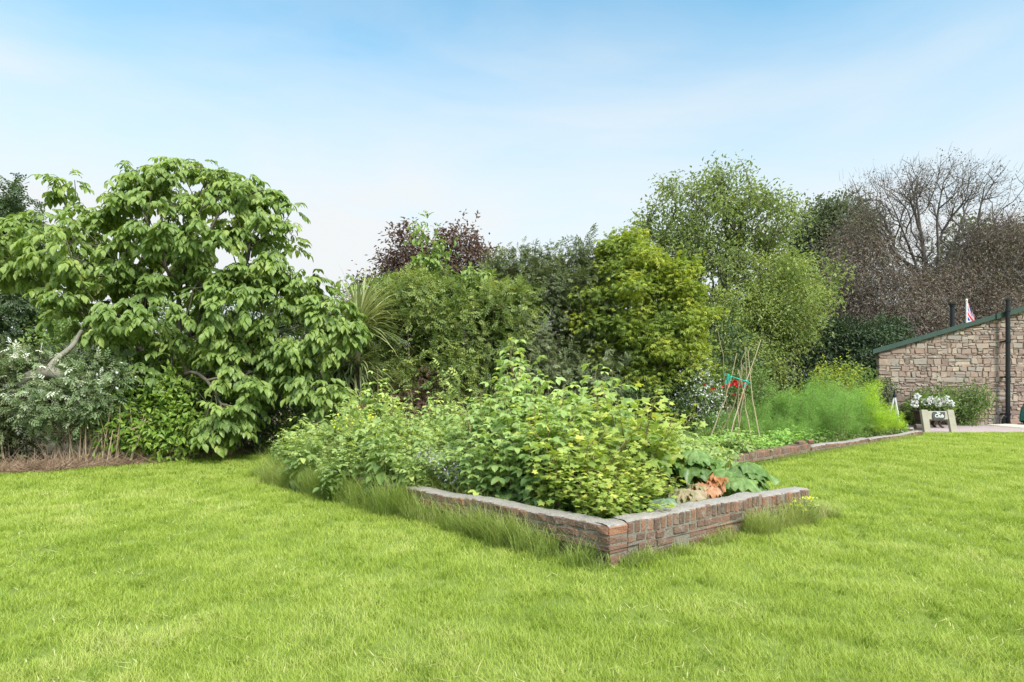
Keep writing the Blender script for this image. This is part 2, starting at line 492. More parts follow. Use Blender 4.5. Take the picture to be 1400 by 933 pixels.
# lawn blades
M['grass'] = leaf_mat('grass_blade', [(0, (.11, .18, .02)), (.35, (.275, .375, .05)), (.7, (.42, .505, .105)), (1, (.56, .55, .26))], .42, .03, .5, (1.15, 1.12, .7), gain=1.0)
def blade_t(bend=.35, w=1.0):
    return (np.array([[-w / 2, 0, 0], [w / 2, 0, 0], [-w * .4, .1 * bend, .55], [w * .4, .1 * bend, .55], [0, bend, 1]]),
            [np.array([[0, 1, 3, 2]]), np.array([[2, 3, 4]])])
BL = blade_t()
def blades(geo, x, y, z, h, wd, var, lean=.35):
    n = len(x)
    a = rng.uniform(0, 6.283, n)
    ln = np.abs(rng.normal(size=n)) * lean + .1
    c, s = np.cos(a), np.sin(a)
    R = np.zeros((n, 3, 3))
    R[:, 0, 0] = c * wd; R[:, 1, 0] = s * wd
    R[:, 0, 1] = -s * h; R[:, 1, 1] = c * h
    R[:, 0, 2] = -s * h * ln; R[:, 1, 2] = c * h * ln; R[:, 2, 2] = h
    geo.inst(BL[0], BL[1], R, np.stack([x, y, z], -1), var)

g = Geo()
ys, xs = [], []
for y0, y1 in [(2.3, 3), (3, 3.6), (3.6, 4.4), (4.4, 5.4), (5.4, 6.6), (6.6, 8), (8, 10), (10, 12.5), (12.5, 15), (15, 18.2)]:
    ym = (y0 + y1) / 2
    hw = ym * .92 + 3.4
    n = int((y1 - y0) * 2 * hw * 13500 * (3 / ym) ** 1.45)
    ys.append(rng.uniform(y0, y1, n)); xs.append(rng.uniform(-hw, hw, n))
x = np.concatenate(xs); y = np.concatenate(ys)
ok = ~(in_poly(x, y, BED1) | in_poly(x, y, BED2) | in_poly(x, y, HEDGE) | in_poly(x, y, PATH))
x, y = x[ok], y[ok]
p3 = np.stack([x, y, 0 * x], -1)
patch = .5 + .5 * np.clip(.55 * fnoise(p3, .55) + .45 * fnoise(p3 + 7, 2.2), -1, 1)
tuft = .5 + .5 * np.clip(fnoise(p3 + 3, 6.5), -1, 1)
tuft2 = np.clip(fnoise(p3 - 9, 3.1), -1, 1)
sc = (y / 3.2) ** .62
keep = rng.random(len(x)) < (.34 + .75 * tuft)
x, y, sc, patch, tuft, tuft2 = (q[keep] for q in (x, y, sc, patch, tuft, tuft2))
hgt = (.022 + .026 * rng.random(len(x)) + .016 * tuft + .012 * np.maximum(tuft2, 0)) * (sc ** .40) * .78
var = np.clip(.10 + .28 * patch + .52 * rng.random(len(x)) - .10 * tuft2 + .14 * (tuft - .5) + .05 * np.sin((x * .55 + y * .83) * 5.2) + .1 * (rng.random(len(x)) > .93), 0, 1)
blades(g, x, y, 0 * x, hgt, .0031 * sc, var, .7)
n = 1500; cy_ = 2.4 + 11 * rng.random(n) ** 1.5; cx_ = rng.uniform(-1, 1, n) * (cy_ * .92 + 1.5)      # coarser, darker tufts missed by the roller
k_ = np.repeat(np.arange(n), 26); rr_ = rng.uniform(.02, .07, n)[k_]
x_, y_ = cx_[k_] + rng.normal(size=len(k_)) * rr_, cy_[k_] + rng.normal(size=len(k_)) * rr_
ok = ~(in_poly(x_, y_, BED1) | in_poly(x_, y_, BED2) | in_poly(x_, y_, HEDGE) | in_poly(x_, y_, PATH))
x_, y_, v_ = x_[ok], y_[ok], (.16 * rng.random(n))[k_][ok]
blades(g, x_, y_, 0 * x_, .028 + .026 * rng.random(len(x_)), .0042 * (y_ / 3.2) ** .6, np.clip(v_ + .2 * rng.random(len(x_)), 0, 1), .6)
n = 5000; y_ = 2.4 + 9 * rng.random(n) ** 1.5; x_ = rng.uniform(-1, 1, n) * (y_ * .92 + 1.5); cl_ = fnoise(np.stack([x_, y_, 0 * x_], -1), 1.3) > .1      # dead clippings
ok = cl_ & ~(in_poly(x_, y_, BED1) | in_poly(x_, y_, BED2) | in_poly(x_, y_, HEDGE) | in_poly(x_, y_, PATH))
blades(g, x_[ok], y_[ok], np.full(ok.sum(), .015), np.full(ok.sum(), .018), .006 * (y_[ok] / 3.2) ** .6, np.full(ok.sum(), 1.0), 2.5)
tag(g.build('lawn_grass', M['grass']), 'short bright green mown grass covering the lawn', 'grass', kind='stuff')

# ------------------------------------------------------------------ brick walls of the raised beds
BRICK = [(0, (.085, .058, .046)), (.25, (.135, .085, .065)), (.5, (.20, .115, .082)), (.75, (.27, .135, .088)), (1, (.42, .15, .065))]
M['brick'] = solid_mat('old_brick', BRICK, .92, 14, .35, .8, 55,
                       extra=[(9, (.27, .245, .21), .54, .7), (4, (.085, .072, .055), .51, .65), (7, (.11, .12, .045), .60, .55), (30, (.32, .30, .26), .62, .5)])
M['mortar'] = solid_mat('old_mortar', s3((.12, .10, .08), (.20, .175, .145), (.30, .27, .235)), .95, 12, 1, .8, 60, use_var=False, extra=[(5, (.10, .11, .05), .56, .6)])
M['coping'] = solid_mat('lichen_coping', s3((.16, .14, .125), (.27, .25, .23), (.37, .35, .325)), .95, 9, 1, .9, 45, use_var=False,
                        extra=[(6, (.34, .19, .13), .60, .6), (11, (.17, .16, .13), .58, .7), (20, (.42, .41, .38), .64, .6)])

def bev_boxes(geo, C, H, Rz, b, var, jit=0.0, mat=0, skew=0.0):
    """bevelled boxes: centres C (N,3), half sizes H (N,3), z rotation Rz (N,)"""
    C, H = np.asarray(C, float), np.asarray(H, float); n = len(C)
    V = np.zeros((n, 24, 3)); idx = {}
    k = 0
    for sx_ in (-1, 1):
        for sy_ in (-1, 1):
            for sz_ in (-1, 1):
                s = np.array([sx_, sy_, sz_])
                for ax in range(3):
                    q = H - b; q[:, ax] = H[:, ax]
                    V[:, k] = q * s; idx[(sx_, sy_, sz_, ax)] = k; k += 1
    quads, tris = [], []
    for ax in range(3):
        a1, a2 = (ax + 1) % 3, (ax + 2) % 3
        for sg in (-1, 1):
            cyc = [(-1, -1), (1, -1), (1, 1), (-1, 1)]
            if sg < 0: cyc = cyc[::-1]
            q = []
            for u, v in cyc:
                s = [0, 0, 0]; s[ax] = sg; s[a1] = u; s[a2] = v
                q.append(idx[(*s, ax)])
            quads.append(q)
        for u in (-1, 1):
            for v in (-1, 1):
                def vid(t, face):
                    s = [0, 0, 0]; s[ax] = t; s[a1] = u; s[a2] = v
                    return idx[(*s, face)]
                q = [vid(-1, a1), vid(1, a1), vid(1, a2), vid(-1, a2)]
                if u * v < 0: q = q[::-1]
                quads.append(q)
    for sx_ in (-1, 1):
        for sy_ in (-1, 1):
            for sz_ in (-1, 1):
                t = [idx[(sx_, sy_, sz_, a)] for a in range(3)]
                if sx_ * sy_ * sz_ < 0: t = t[::-1]
                tris.append(t)
    if skew:
        sk = np.clip(rng.normal(size=(n, 2, 2, 2)), -1.4, 1.4) * skew
        for (sx_, sy_, sz_, ax), kk in idx.items():
            V[:, kk, 0] += sk[:, (sx_ + 1) // 2, (sz_ + 1) // 2, 0]; V[:, kk, 2] += sk[:, (sx_ + 1) // 2, (sz_ + 1) // 2, 1] * .7
    if jit:
        V += rng.normal(size=V.shape) * jit
    c, s = np.cos(Rz), np.sin(Rz)
    W = V.copy()
    W[..., 0] = V[..., 0] * c[:, None] - V[..., 1] * s[:, None]
    W[..., 1] = V[..., 0] * s[:, None] + V[..., 1] * c[:, None]
    W += C[:, None]
    off = (np.arange(n) * 24)[:, None, None]
    for F in (np.array(quads), np.array(tris)):
        geo.f.append(((F[None] + off).reshape(-1, F.shape[1]) + geo.n, np.repeat(var, len(F)), np.full(n * len(F), mat)))
    geo.v.append(W.reshape(-1, 3)); geo.n += n * 24

def wall_run(bricks, mortar, a, b, top, z0=-.03, th=.225, side=1, soldier=True, bow=0.0, cope=None, cope_t=.014, end=True):
    """run of old brick from a to b; top(t) gives height; side=+1 body lies to the left of a->b"""
    a, b = np.array(a, float), np.array(b, float)
    L_ = np.linalg.norm(b - a); u = (b - a) / L_; nrm = np.array([-u[1], u[0]]) * side
    ang = math.atan2(u[1], u[0])
    C, H, RZ, V = [], [], [], []
    def at(t):
        return a + u * t + nrm * (bow * math.sin(math.pi * t / L_))
    t = 0.004
    while t < L_ - .03:                                # top course: bricks on edge, or headers
        wd = (.068 if soldier else .105) * rng.uniform(.92, 1.08)
        h = .105 if soldier else .066
        p = at(t + wd / 2) + nrm * (th / 2 + rng.normal() * .004)
        C.append([*p, top((t + wd / 2) / L_) - h / 2 + rng.normal() * .002]); H.append([wd / 2, th / 2 - .002, h / 2]); RZ.append(ang + rng.normal() * .02)
        V.append(rng.beta(2.2, 2.2)); t += wd + rng.uniform(.008, .014)
    hs = (.105 if soldier else .066) + .011
    row = 0
    while True:                                        # courses below, stretchers
        zt = hs + row * .077
        t = -.1 * (row % 2) - .01
        if max(top(q) for q in (0, .5, 1)) - zt < z0 + .03: break
        while t < L_ - .02:
            l = .215 * rng.uniform(.9, 1.06) if rng.random() < .72 else .105
            t0, t1 = max(t, .003), min(t + l, L_ - .003)
            if t1 - t0 > .03:
                tm = (t0 + t1) / 2; z = top(tm / L_) - zt - .033
                if z > z0 - .03:
                    p = at(tm) + nrm * (.053 + rng.normal() * .004)
                    C.append([*p, z]); H.append([(t1 - t0) / 2, .051, .033]); RZ.append(ang + rng.normal() * .01); V.append(rng.beta(2, 2.6))
                    p2 = at(tm) + nrm * (th - .053)
                    C.append([*p2, z]); H.append([(t1 - t0) / 2, .051, .033]); RZ.append(ang); V.append(rng.beta(2, 2.6))
            t += l + .011
        row += 1
    bev_boxes(bricks, C, H, np.array(RZ), .009, np.array(V), .0034)
    n = max(3, int(L_ / .06)); q = []
    for i in range(n + 1):                             # mortar core, set back from the faces
        tt = min(max(i / n * L_, .008), L_ - .008); h = top(i / n) - .007
        p0 = at(tt) + nrm * .009; p1 = at(tt) + nrm * (th - .009)
        q += [[*p0, z0], [*p0, h], [*p1, h], [*p1, z0]]
    F = []
    for i in range(n):
        for k in range(3):
            F.append([i * 4 + k, i * 4 + 4 + k, i * 4 + 5 + k, i * 4 + 1 + k])
    F += [[0, 1, 2, 3], [n * 4 + 3, n * 4 + 2, n * 4 + 1, n * 4]]
    mortar.add(q, np.array(F))
    if cope is not None:                               # thin crust of old mortar and lichen on top
        c0, c1 = 0.0, L_
        m = max(4, int(L_ / .03)); wdt = 9
        V_, F_ = [], []
        for i in range(m + 1):
            t = c0 + (c1 - c0) * i / m
            for j in range(wdt):
                s = j / (wdt - 1)
                e = .004 + .010 * (.5 + .5 * math.sin(t * 17 + s * 40) * math.sin(t * 41 + 1)) + rng.random() * .004
                o = s * (th - 2 * e) + e
                p = at(t) + nrm * o
                z = top(t / L_) + (cope_t * (.45 + .55 * math.sin(math.pi * min(max(s, .04), .96)) ** .5) + rng.normal() * .0022 if 0 < j < wdt - 1 else -.004)
                V_.append([*p, z])
        for i in range(m):
            for j in range(wdt - 1):
                F_.append([i * wdt + j, (i + 1) * wdt + j, (i + 1) * wdt + j + 1, i * wdt + j + 1])
        cope.add(V_, np.array(F_))

A0 = np.array([.80, 4.80]); A1 = np.array([2.62, 6.13]); A1b = np.array([2.66, 6.20]); A2 = np.array([3.42, 6.70]); A3 = np.array([-3.55, 9.15])
w1 = thing('brick_wall', 'low weathered brick wall with grey lichen top, its corner nearest on the lawn', 'brick wall', (.8, 4.8, 0))
gb, gm, gc = Geo(), Geo(), Geo()
uu = (A1 - A0) / np.linalg.norm(A1 - A0)
wall_run(gb, gm, A0 + uu * .221, A1, lambda t: .325 + .012 * math.sin(3 * t) + .006 * math.sin(13 * t + 1) + .004 * math.sin(29 * t), bow=-.03, cope=gc)
wall_run(Geo(), gm, A0 + uu * .004, A0 + uu * .228, lambda t: .321, cope=gc)
wall_run(gb, gm, A1b, A2, lambda t: .295 - .008 * t, cope=gc)
wall_run(gb, gm, A0 + unit(A3 - A0) * .01, A3, lambda t: .315 - .07 * t + .012 * math.sin(9 * t) + .008 * math.sin(31 * t), side=-1, soldier=False, cope=gc)
# corner: a broken pier of stretchers with one bright brick laid on top
for k in range(5):
    ang = math.atan2(uu[1], uu[0])
    z = .316 - .033 - k * .077
    cc = A0 + uu * .112 + np.array([-uu[1], uu[0]]) * (.053 if k % 2 == 0 else .058)
    bev_boxes(gb, [[*cc, z]], [[.107, .051, .033]], np.array([ang + .015 * (k - 1)]), .006, np.array([.97 if k == 0 else .25 + .1 * k]), .003)
    cc = A0 + uu * .112 + np.array([-uu[1], uu[0]]) * .17
    bev_boxes(gb, [[*cc, z - .004]], [[.105, .051, .033]], np.array([ang - .02]), .006, np.array([.4]), .003)
gb.build('brickwork', M['brick'], w1, origin=(.8, 4.8, 0))
gm.build('mortar', M['mortar'], w1, origin=(.8, 4.8, 0))
gc.build('coping', M['coping'], w1, smooth=True, origin=(.8, 4.8, 0))

def simple_wall(a, b, top, label, soldier, cope=False, th=.22):
    o = (a[0], a[1], 0); r = thing('brick_wall', label, 'brick wall', o)
    gb, gm, gc = Geo(), Geo(), Geo()
    wall_run(gb, gm, a, b, top, soldier=soldier, th=th, cope=gc if cope else None)
    gb.build('brickwork', M['brick'], r, origin=o); gm.build('mortar', M['mortar'], r, origin=o)
    if cope: gc.build('coping', M['coping'], r, smooth=True, origin=o)
B0, B1, B2, B3 = np.array([3.55, 10.05]), np.array([6.30, 12.35]), np.array([8.75, 14.35]), np.array([11.9, 16.95])
simple_wall(B0, B1, lambda t: .21 + .02 * t, 'low brick wall with bricks on edge in front of the stick wigwam', True)
simple_wall(B1 + .06, B2, lambda t: .15 + .015 * math.sin(7 * t), 'low crumbling brick edging below the feathery asparagus', False, True)
simple_wall(B2 + .1, B3, lambda t: .12 + .012 * math.sin(9 * t), 'mossy stone edging running past the yellow green fennel towards the sign', False, True, .2)
def loose(x, y, z, a, label, v, nm='brick'):
    g = Geo(); bev_boxes(g, [[0, 0, 0]], [[.11, .053, .034]], np.array([a]), .007, np.array([v]), .003)
    o = g.build(nm, M['brick']); o.location = (x, y, z); tag(o, label, 'brick')
loose(6.06, 12.30, .265, .5, 'loose dark red brick lying on the end of the far brick wall', .55)
loose(6.36, 12.46, .265, 1.2, 'loose pale brick beside the dark red one on the far wall end', .75)
loose(-1.45, 7.30, .325, -.6, 'loose brick half hidden in grass on the left bed wall', .6)

# ------------------------------------------------------------------ stone building
M['stone'] = solid_mat('rubble_stone', [(0, (.13, .10, .085)), (.15, (.22, .16, .135)), (.35, (.30, .215, .18)), (.5, (.26, .23, .205)), (.65, (.36, .295, .24)), (.8, (.27, .18, .145)), (.9, (.43, .36, .28)), (1, (.50, .46, .39))],
                       .92, 9, .22, .45, 30, extra=[(3, (.20, .165, .14), .56, .4), (1.2, (.42, .26, .20), .57, .4)])
M['stone_mortar'] = solid_mat('lime_mortar', s3((.10, .078, .062), (.155, .12, .098), (.20, .165, .135)), .95, 5, 1, .6, 40, use_var=False)
M['green_metal'] = solid_mat('green_metal', s3((.022, .045, .036), (.034, .062, .05), (.055, .085, .072)), .5, 3, 1, .05, 20, use_var=False)
M['black_metal'] = solid_mat('black_metal', s3((.012, .014, .016), (.02, .022, .025), (.035, .037, .04)), .4, 5, 1, .05, 20, use_var=False)
M['steel'] = solid_mat('steel', s3((.45, .46, .47), (.55, .56, .57), (.65, .66, .67)), .35, 5, 1, 0, 20, use_var=False)
M['white'] = solid_mat('white_paint', s3((.65, .64, .6), (.75, .74, .7), (.82, .81, .78)), .6, 5, 1, 0, 20, use_var=False)
WX0, WX1, WY, WYB = 13.45, 24.0, 21.5, 27.5
def roofz(x): return 2.70 + .285 * (x - WX0)
hb = thing('stone_building', 'stone outbuilding with a green edged sloping roof and rubble gable wall', 'building', (WX0, WY, 0))
O = (WX0, WY, 0)
g = Geo()
z = 0.0
C, H, V = [], [], []
rows = []
while z < 6:
    h = rng.choice([.06, .08, .09, .11, .13, .16, .20]) * rng.uniform(.9, 1.1); rows.append((z, h)); z += h
for (z, h) in rows:
    x = WX0 + rng.uniform(0, .02)
    quoin = True
    while x < WX1:
        wd = rng.gamma(4.0, .05) + (.05 if h > .13 else 0)
        wd = min(max(wd, .12), .55)
        if quoin: wd = rng.choice([.28, .46]); quoin = False
        if z + h * .8 < roofz(x + wd / 2):
            q = rng.random()
            if h > .15 and q < .32:                    # two thin stones in one bed
                f = rng.uniform(.35, .65); parts_ = [(x, wd, z, h * f), (x, wd, z + h * f, h * (1 - f))]
            elif h > .11 and wd > .3 and q < .5:       # two narrow stones side by side, one short with a snecked stone above
                f = rng.uniform(.35, .65); g_ = rng.uniform(.55, .8)
                parts_ = [(x, wd * f, z, h), (x + wd * f, wd * (1 - f), z, h * g_), (x + wd * f, wd * (1 - f), z + h * g_, h * (1 - g_))]
            else:
                parts_ = [(x, wd, z, h)]
            for (xx, ww, zz_, hh) in parts_:
                dz_ = rng.normal() * .010
                C.append([xx + ww / 2, WY + .062 + rng.normal() * .009, zz_ + hh / 2 + dz_])
                H.append([max(ww / 2 - rng.uniform(.004, .012), .03), .09, max(hh / 2 - rng.uniform(.003, .010), .018)])
                V.append(rng.random())
        x += wd
C, H, V = np.array(C), np.array(H), np.array(V)
V = np.clip(V + .18 * fnoise(C, .5), 0, 1)
# irregular outlines: split corners differently per stone
bev_boxes(g, C, H, rng.normal(size=len(C)) * .0, .014, V, .004, skew=.020)
g.build('stonework', M['stone'], hb, origin=O)
g = Geo()
def box(geo, x0, x1, y0, y1, z0, z1, var=.5, mat=0):
    v = [[x, y, z] for x in (x0, x1) for y in (y0, y1) for z in (z0, z1)]
    geo.add(v, np.array([[0, 1, 3, 2], [4, 6, 7, 5], [0, 4, 5, 1], [2, 3, 7, 6], [0, 2, 6, 4], [1, 5, 7, 3]]), var, mat)
SHEAR = .75      # the long walls run back at a skew, along the boundary
def prism(geo, prof, y0, y1, var=.5, mat=0, shear=0.0):
    """profile in XZ (counter-clockwise), extruded in Y"""
    n = len(prof)
    v = [[p[0] + shear * (y0 - WY), y0, p[1]] for p in prof] + [[p[0] + shear * (y1 - WY), y1, p[1]] for p in prof]
    geo.add(v, [np.arange(n)[None], np.arange(n)[None, ::-1] + n, np.array([[i, i + n, (i + 1) % n + n, (i + 1) % n] for i in range(n)])], var, mat)
prism(g, [(WX0 + .03, 0), (WX1, 0), (WX1, roofz(WX1) - .02), (WX0 + .03, roofz(WX0) - .02)], WY - .002, WYB, shear=SHEAR)
g.build('wall_core', M['stone_mortar'], hb, origin=O)
g = Geo()
def slope(x, d): return (x, roofz(x) + d)
e0, e1 = WX0 - .26, WX1 + .3
prism(g, [slope(e0, .02), slope(e1, .02), slope(e1, .10), slope(e0, .10)], WY - .12, WYB + .2, shear=SHEAR)
for i in range(28):                                   # standing corrugations run down the slope
    yy = WY + .1 + i * .2
    prism(g, [slope(e0, .098), slope(e1, .098), slope(e1, .125), slope(e0, .125)], yy, yy + .05, shear=SHEAR)
g.build('roof', M['green_metal'], hb, origin=O)
g = Geo()
xm = 17.7
prism(g, [slope(e0 - .02, -.03), slope(xm, -.03), slope(xm, .135), slope(e0 - .02, .135)], WY - .16, WY - .125)
prism(g, [slope(xm - .05, -.04), slope(e1, -.04), slope(e1, .15), slope(xm - .05, .15)], WY - .20, WY - .163)
g.build('barge_board', M['green_metal'], hb, origin=O)
g = Geo()
def bz(zs, rs, x, y, geo, sides=14):
    pts = [[x, y, z] for z in zs]; n = len(pts)
    a = np.arange(sides) * 2 * math.pi / sides
    V_ = np.concatenate([np.stack([x + np.cos(a) * r, y + np.sin(a) * r, np.full(sides, z)], -1) for z, r in zip(zs, rs)])
    F_ = [[k * sides + i, k * sides + (i + 1) % sides, (k + 1) * sides + (i + 1) % sides, (k + 1) * sides + i] for k in range(n - 1) for i in range(sides)]
    geo.add(V_, [np.array(F_), np.arange(sides)[None, ::-1], (np.arange(sides) + (n - 1) * sides)[None]])
dpx = (1378 - 700) / FPX * (WY - .3)
zz, rr = [0.02], [.072]
for k in (0.35, 1.7, 3.0, 4.12):
    zz += [k, k + .001, k + .09, k + .091]; rr += [.072, .094, .094, .072]
zz += [4.42, 4.421, 4.5, 4.501, 4.56, 4.561]; rr += [.072, .065, .065, .086, .086, .02]
bz(zz, rr, dpx, WY - .3, g)
box(g, dpx - .06, dpx + .06, WY - .22, WY - .03, .37, .42); box(g, dpx - .06, dpx + .06, WY - .22, WY - .03, 1.72, 1.77); box(g, dpx - .06, dpx + .06, WY - .22, WY - .03, 3.02, 3.07)
polytube(g, spline([[dpx - .02, WY - .3, .35], [dpx - .16, WY - .3, .26], [dpx - .18, WY - .3, .03]], 7), .05, .055, 8)
g.build('soil_pipe', M['black_metal'], hb, origin=O)
g = Geo()
fx, fy = (1302 - 700) / FPX * 24.0, 24.0
bz([roofz(fx - SHEAR * (fy - WY)) - .1, 4.66, 4.661, 4.74, 4.741], [.085, .085, .105, .105, .01], fx, fy, g)
bz([4.745, 4.80], [.15, .15], fx, fy, g)
g.build('stove_flue', M['black_metal'], hb, origin=O)

# flag behind the building
FY = 30.0; fo = G(1321.5, FY)
fl = thing('flag', 'red white and blue flag hanging from a white pole behind the stone building', 'flag', fo)
g = Geo(); zt = EYE + (HOR - 411) / FPX * FY
bz([0, zt, zt + .001, zt + .08], [.045, .04, .06, .03], fo[0], fo[1], g, 10)
g.build('flagpole', M['white'], fl, origin=fo)
M['flag_white'] = solid_mat('flag_white', s3((.7, .7, .7), (.74, .74, .74), (.8, .8, .8)), .8, 5, 1, 0, 20, use_var=False)
M['flag_red'] = solid_mat('flag_red', s3((.5, .03, .04), (.55, .035, .05), (.6, .04, .06)), .8, 5, 1, 0, 20, use_var=False)
M['flag_blue'] = solid_mat('flag_blue', s3((.02, .035, .2), (.025, .04, .24), (.03, .05, .28)), .8, 5, 1, 0, 20, use_var=False)
g = Geo(); nu, nv = 60, 36
Vf = []
for j in range(nv + 1):
    for i in range(nu + 1):
        u_, v_ = i / nu, j / nv
        q = u_ * .62
        Vf.append([fo[0] + .05 + q * (.8 + .55 * v_), FY + .1 * math.sin(u_ * 9 + v_ * 2) * u_, zt - .05 - v_ * 1.15 - u_ * 1.2 * (1 - .12 * v_)])
Ff, mats_ = [], []
for j in range(nv):
    for i in range(nu):
        Ff.append([j * (nu + 1) + i, j * (nu + 1) + i + 1, (j + 1) * (nu + 1) + i + 1, (j + 1) * (nu + 1) + i])
        a_, b_ = ((i + .5) / nu - .5) * 2, ((j + .5) / nv - .5) * 2
        m_ = 2
        dg = min(abs(a_ - b_), abs(a_ + b_))
        if dg < .26: m_ = 0
        if dg < .10: m_ = 1
        if abs(a_) < .17 or abs(b_) < .30: m_ = 0
        if abs(a_) < .10 or abs(b_) < .19: m_ = 1
        mats_.append(m_)
g.add(Vf, np.array(Ff), .5, np.array(mats_))
g.build('cloth', [M['flag_white'], M['flag_red'], M['flag_blue']], fl, origin=fo)

# things by the wall
M['oak'] = solid_mat('weathered_oak', s3((.26, .23, .18), (.40, .36, .30), (.52, .48, .42)), .85, 3, 1, .4, 30, use_var=False)
M['slate'] = solid_mat('slate', s3((.05, .055, .065), (.075, .08, .095), (.11, .115, .13)), .6, 6, 1, .2, 30, use_var=False)
SY = 18.0
sg = thing('wooden_sign', 'pale wooden post sign with a dark slate name plate lettered The Club', 'sign', G(1285, SY))
so_ = np.array(G(1285, SY)); k = SY / FPX
def post(px0, px1):
    g = Geo()
    xa, xb = (px0 - 700) * k, (px1 - 700) * k; hw = .095
    v = []
    for (xx, zz_) in ((xb, -.03), (xa, .70)):
        v += [[xx - hw, SY - .05, zz_], [xx + hw, SY - .05, zz_], [xx + hw, SY + .05, zz_], [xx - hw, SY + .05, zz_]]
    g.add(v, np.array([[0, 1, 5, 4], [1, 2, 6, 5], [2, 3, 7, 6], [3, 0, 4, 7], [4, 5, 6, 7], [3, 2, 1, 0]]))
    g.build('post', M['oak'], sg, origin=so_)
post(1262.5, 1267.5); post(1298, 1304)
g = Geo(); xa, xb = (1264 - 700) * k + .05, (1298 - 700) * k
bev_boxes(g, [[(xa + xb) / 2, SY + .005, .53]], [[(xb - xa) / 2, .035, .125]], np.array([0.]), .006, np.array([.5]), .001)
g.build('board', M['oak'], sg, origin=so_)
pg = Geo(); xc = (1282 - 700) * k
prf = [(-.19, -.085), (-.15, -.115), (.17, -.105), (.19, -.04), (.185, .10), (-.17, .105), (-.195, .06)]
prism(pg, [(xc + a, .535 + b) for a, b in prf], SY - .055, SY - .031)
pl = pg.build('name_plate', M['slate'], sg, origin=so_)
def text(body, size, x, z, parent, y):
    c = bpy.data.curves.new('lettering', 'FONT'); c.body = body; c.size = size; c.align_x = 'CENTER'; c.align_y = 'CENTER'; c.extrude = .002; c.offset = .0035; c.resolution_u = 2
    t = bpy.data.objects.new('tmp_text', c); COL.objects.link(t)
    bpy.context.view_layer.update()
    me = bpy.data.meshes.new_from_object(t.evaluated_get(bpy.context.evaluated_depsgraph_get()))
    COL.objects.unlink(t); bpy.data.objects.remove(t)
    me.materials.clear(); me.materials.append(M['white'])
    o = bpy.data.objects.new('lettering', me); COL.objects.link(o); o.parent = parent
    o.location = (x - so_[0], y - so_[1], z); o.rotation_euler = (math.pi / 2, 0, 0)
text('The', .07, xc - .02, .605, pl, SY - .059); text('Club', .145, xc + .01, .515, pl, SY - .059)

M['iron'] = solid_mat('rusty_iron', s3((.03, .022, .02), (.06, .04, .033), (.11, .065, .045)), .7, 7, 1, .3, 40, use_var=False)
TY = 19.9; to = G(1274, TY)
tr = thing('trough_planter', 'dark iron trough planter on short feet behind the wooden sign', 'planter', to)
g = Geo(); kx = TY / FPX
def xat(p): return (p - 700) * kx
prism(g, [(xat(1257), .26), (xat(1291), .26), (xat(1294), .56), (xat(1254), .56)], TY - .2, TY + .2)
bev_boxes(g, [[xat(1274), TY, .57]], [[.56, .23, .02]], np.array([0.]), .006, np.array([.5]))
g.build('trough', M['iron'], tr, origin=to)
for p_, yy in ((1260, -.15), (1281, -.15), (1260, .15), (1281, .15)):
    g = Geo(); x_ = xat(p_)
    polytube(g, spline([[x_ + .05, TY + yy, .3], [x_ - .06, TY + yy * 1.1, .16], [x_ + .02, TY + yy * 1.2, .03], [x_ + .09, TY + yy * 1.25, .03]], 8), .055, .03, 7)
    g.build('foot', M['iron'], tr, smooth=True, origin=to)
g = Geo(); lo = G(1258.5, 18.9)
polytube(g, [[lo[0] - .16, lo[1] + .02, .10], [lo[0] + .14, lo[1] - .02, .10]], .105, .098, 12)
tag(g.build('log', M['bark_dark'], origin=lo), 'short dark log lying beside the left foot of the wooden sign', 'log').location = lo
tp = G(1226, 19.0); tt = thing('tripod', 'silver metal tripod standing at the corner of the stone building', 'tripod', tp)
hd = P(1223, 541, 19.0)
for q in ((1232, 580, 18.8), (1212, 580, 19.0), (1226, 580, 19.5)):
    g = Geo(); b_ = G(q[0], q[2]); b_[2] = 0
    mid = hd * .45 + b_ * .55
    polytube(g, [hd, mid], .026, .026, 8); polytube(g, [mid, b_], .017, .017, 8)
    g.build('leg', M['steel'], tt, origin=tp)
g = Geo(); bz([hd[2] - .06, hd[2] + .02, hd[2] + .021, hd[2] + .14], [.05, .05, .035, .035], hd[0], hd[1], g, 10)
g.build('head', M['black_metal'], tt, origin=tp)
# paved step, green sacking bag at the frame's right edge
M['paving'] = solid_mat('pale_paving', s3((.42, .37, .32), (.52, .47, .41), (.6, .55, .5)), .9, 3, 1, .2, 30, use_var=False)
g = Geo(); pv = G(1400, 20.2)
prism(g, [(xat(1374) + .1, 0), (xat(1440), 0), (xat(1440), .09), (xat(1380), .055)], 19.3, 20.9)
tag(g.build('paving_slab', M['paving'], origin=pv), 'pale paving slab on the gravel below the black pipe', 'slab').location = pv
M['green_cloth'] = solid_mat('green_canvas', s3((.01, .07, .06), (.015, .10, .085), (.03, .14, .12)), .8, 3, 1, .2, 10, use_var=False)
gp = G(1408, 20.6); um = thing('garden_umbrella', 'folded dark green garden umbrella leaning by the wall at the right edge', 'umbrella', gp)
g = Geo(); b0 = np.array([gp[0] - .25, gp[1] - .1, .16]); b1 = np.array([gp[0] + .35, gp[1] + .1, 1.6])
tt_ = np.linspace(0, 1, 10)
polytube(g, [b0 + (b1 - b0) * t for t in tt_], [.11 + .12 * math.sin(math.pi * min(1, t * 1.2 + .15)) * (1 - t * .7) for t in tt_], 0, 9)
g.build('canopy', M['green_cloth'], um, origin=gp)
g = Geo(); polytube(g, [b0 + (b1 - b0) * -.12, b0], .022, .022, 8); g.build('pole', M['black_metal'], um, origin=gp)
g = Geo(); bz([.0, .1, .101, .15], [.22, .2, .05, .04], gp[0] - .28, gp[1] - .12, g)
g.build('base', M['black_metal'], um, origin=gp)

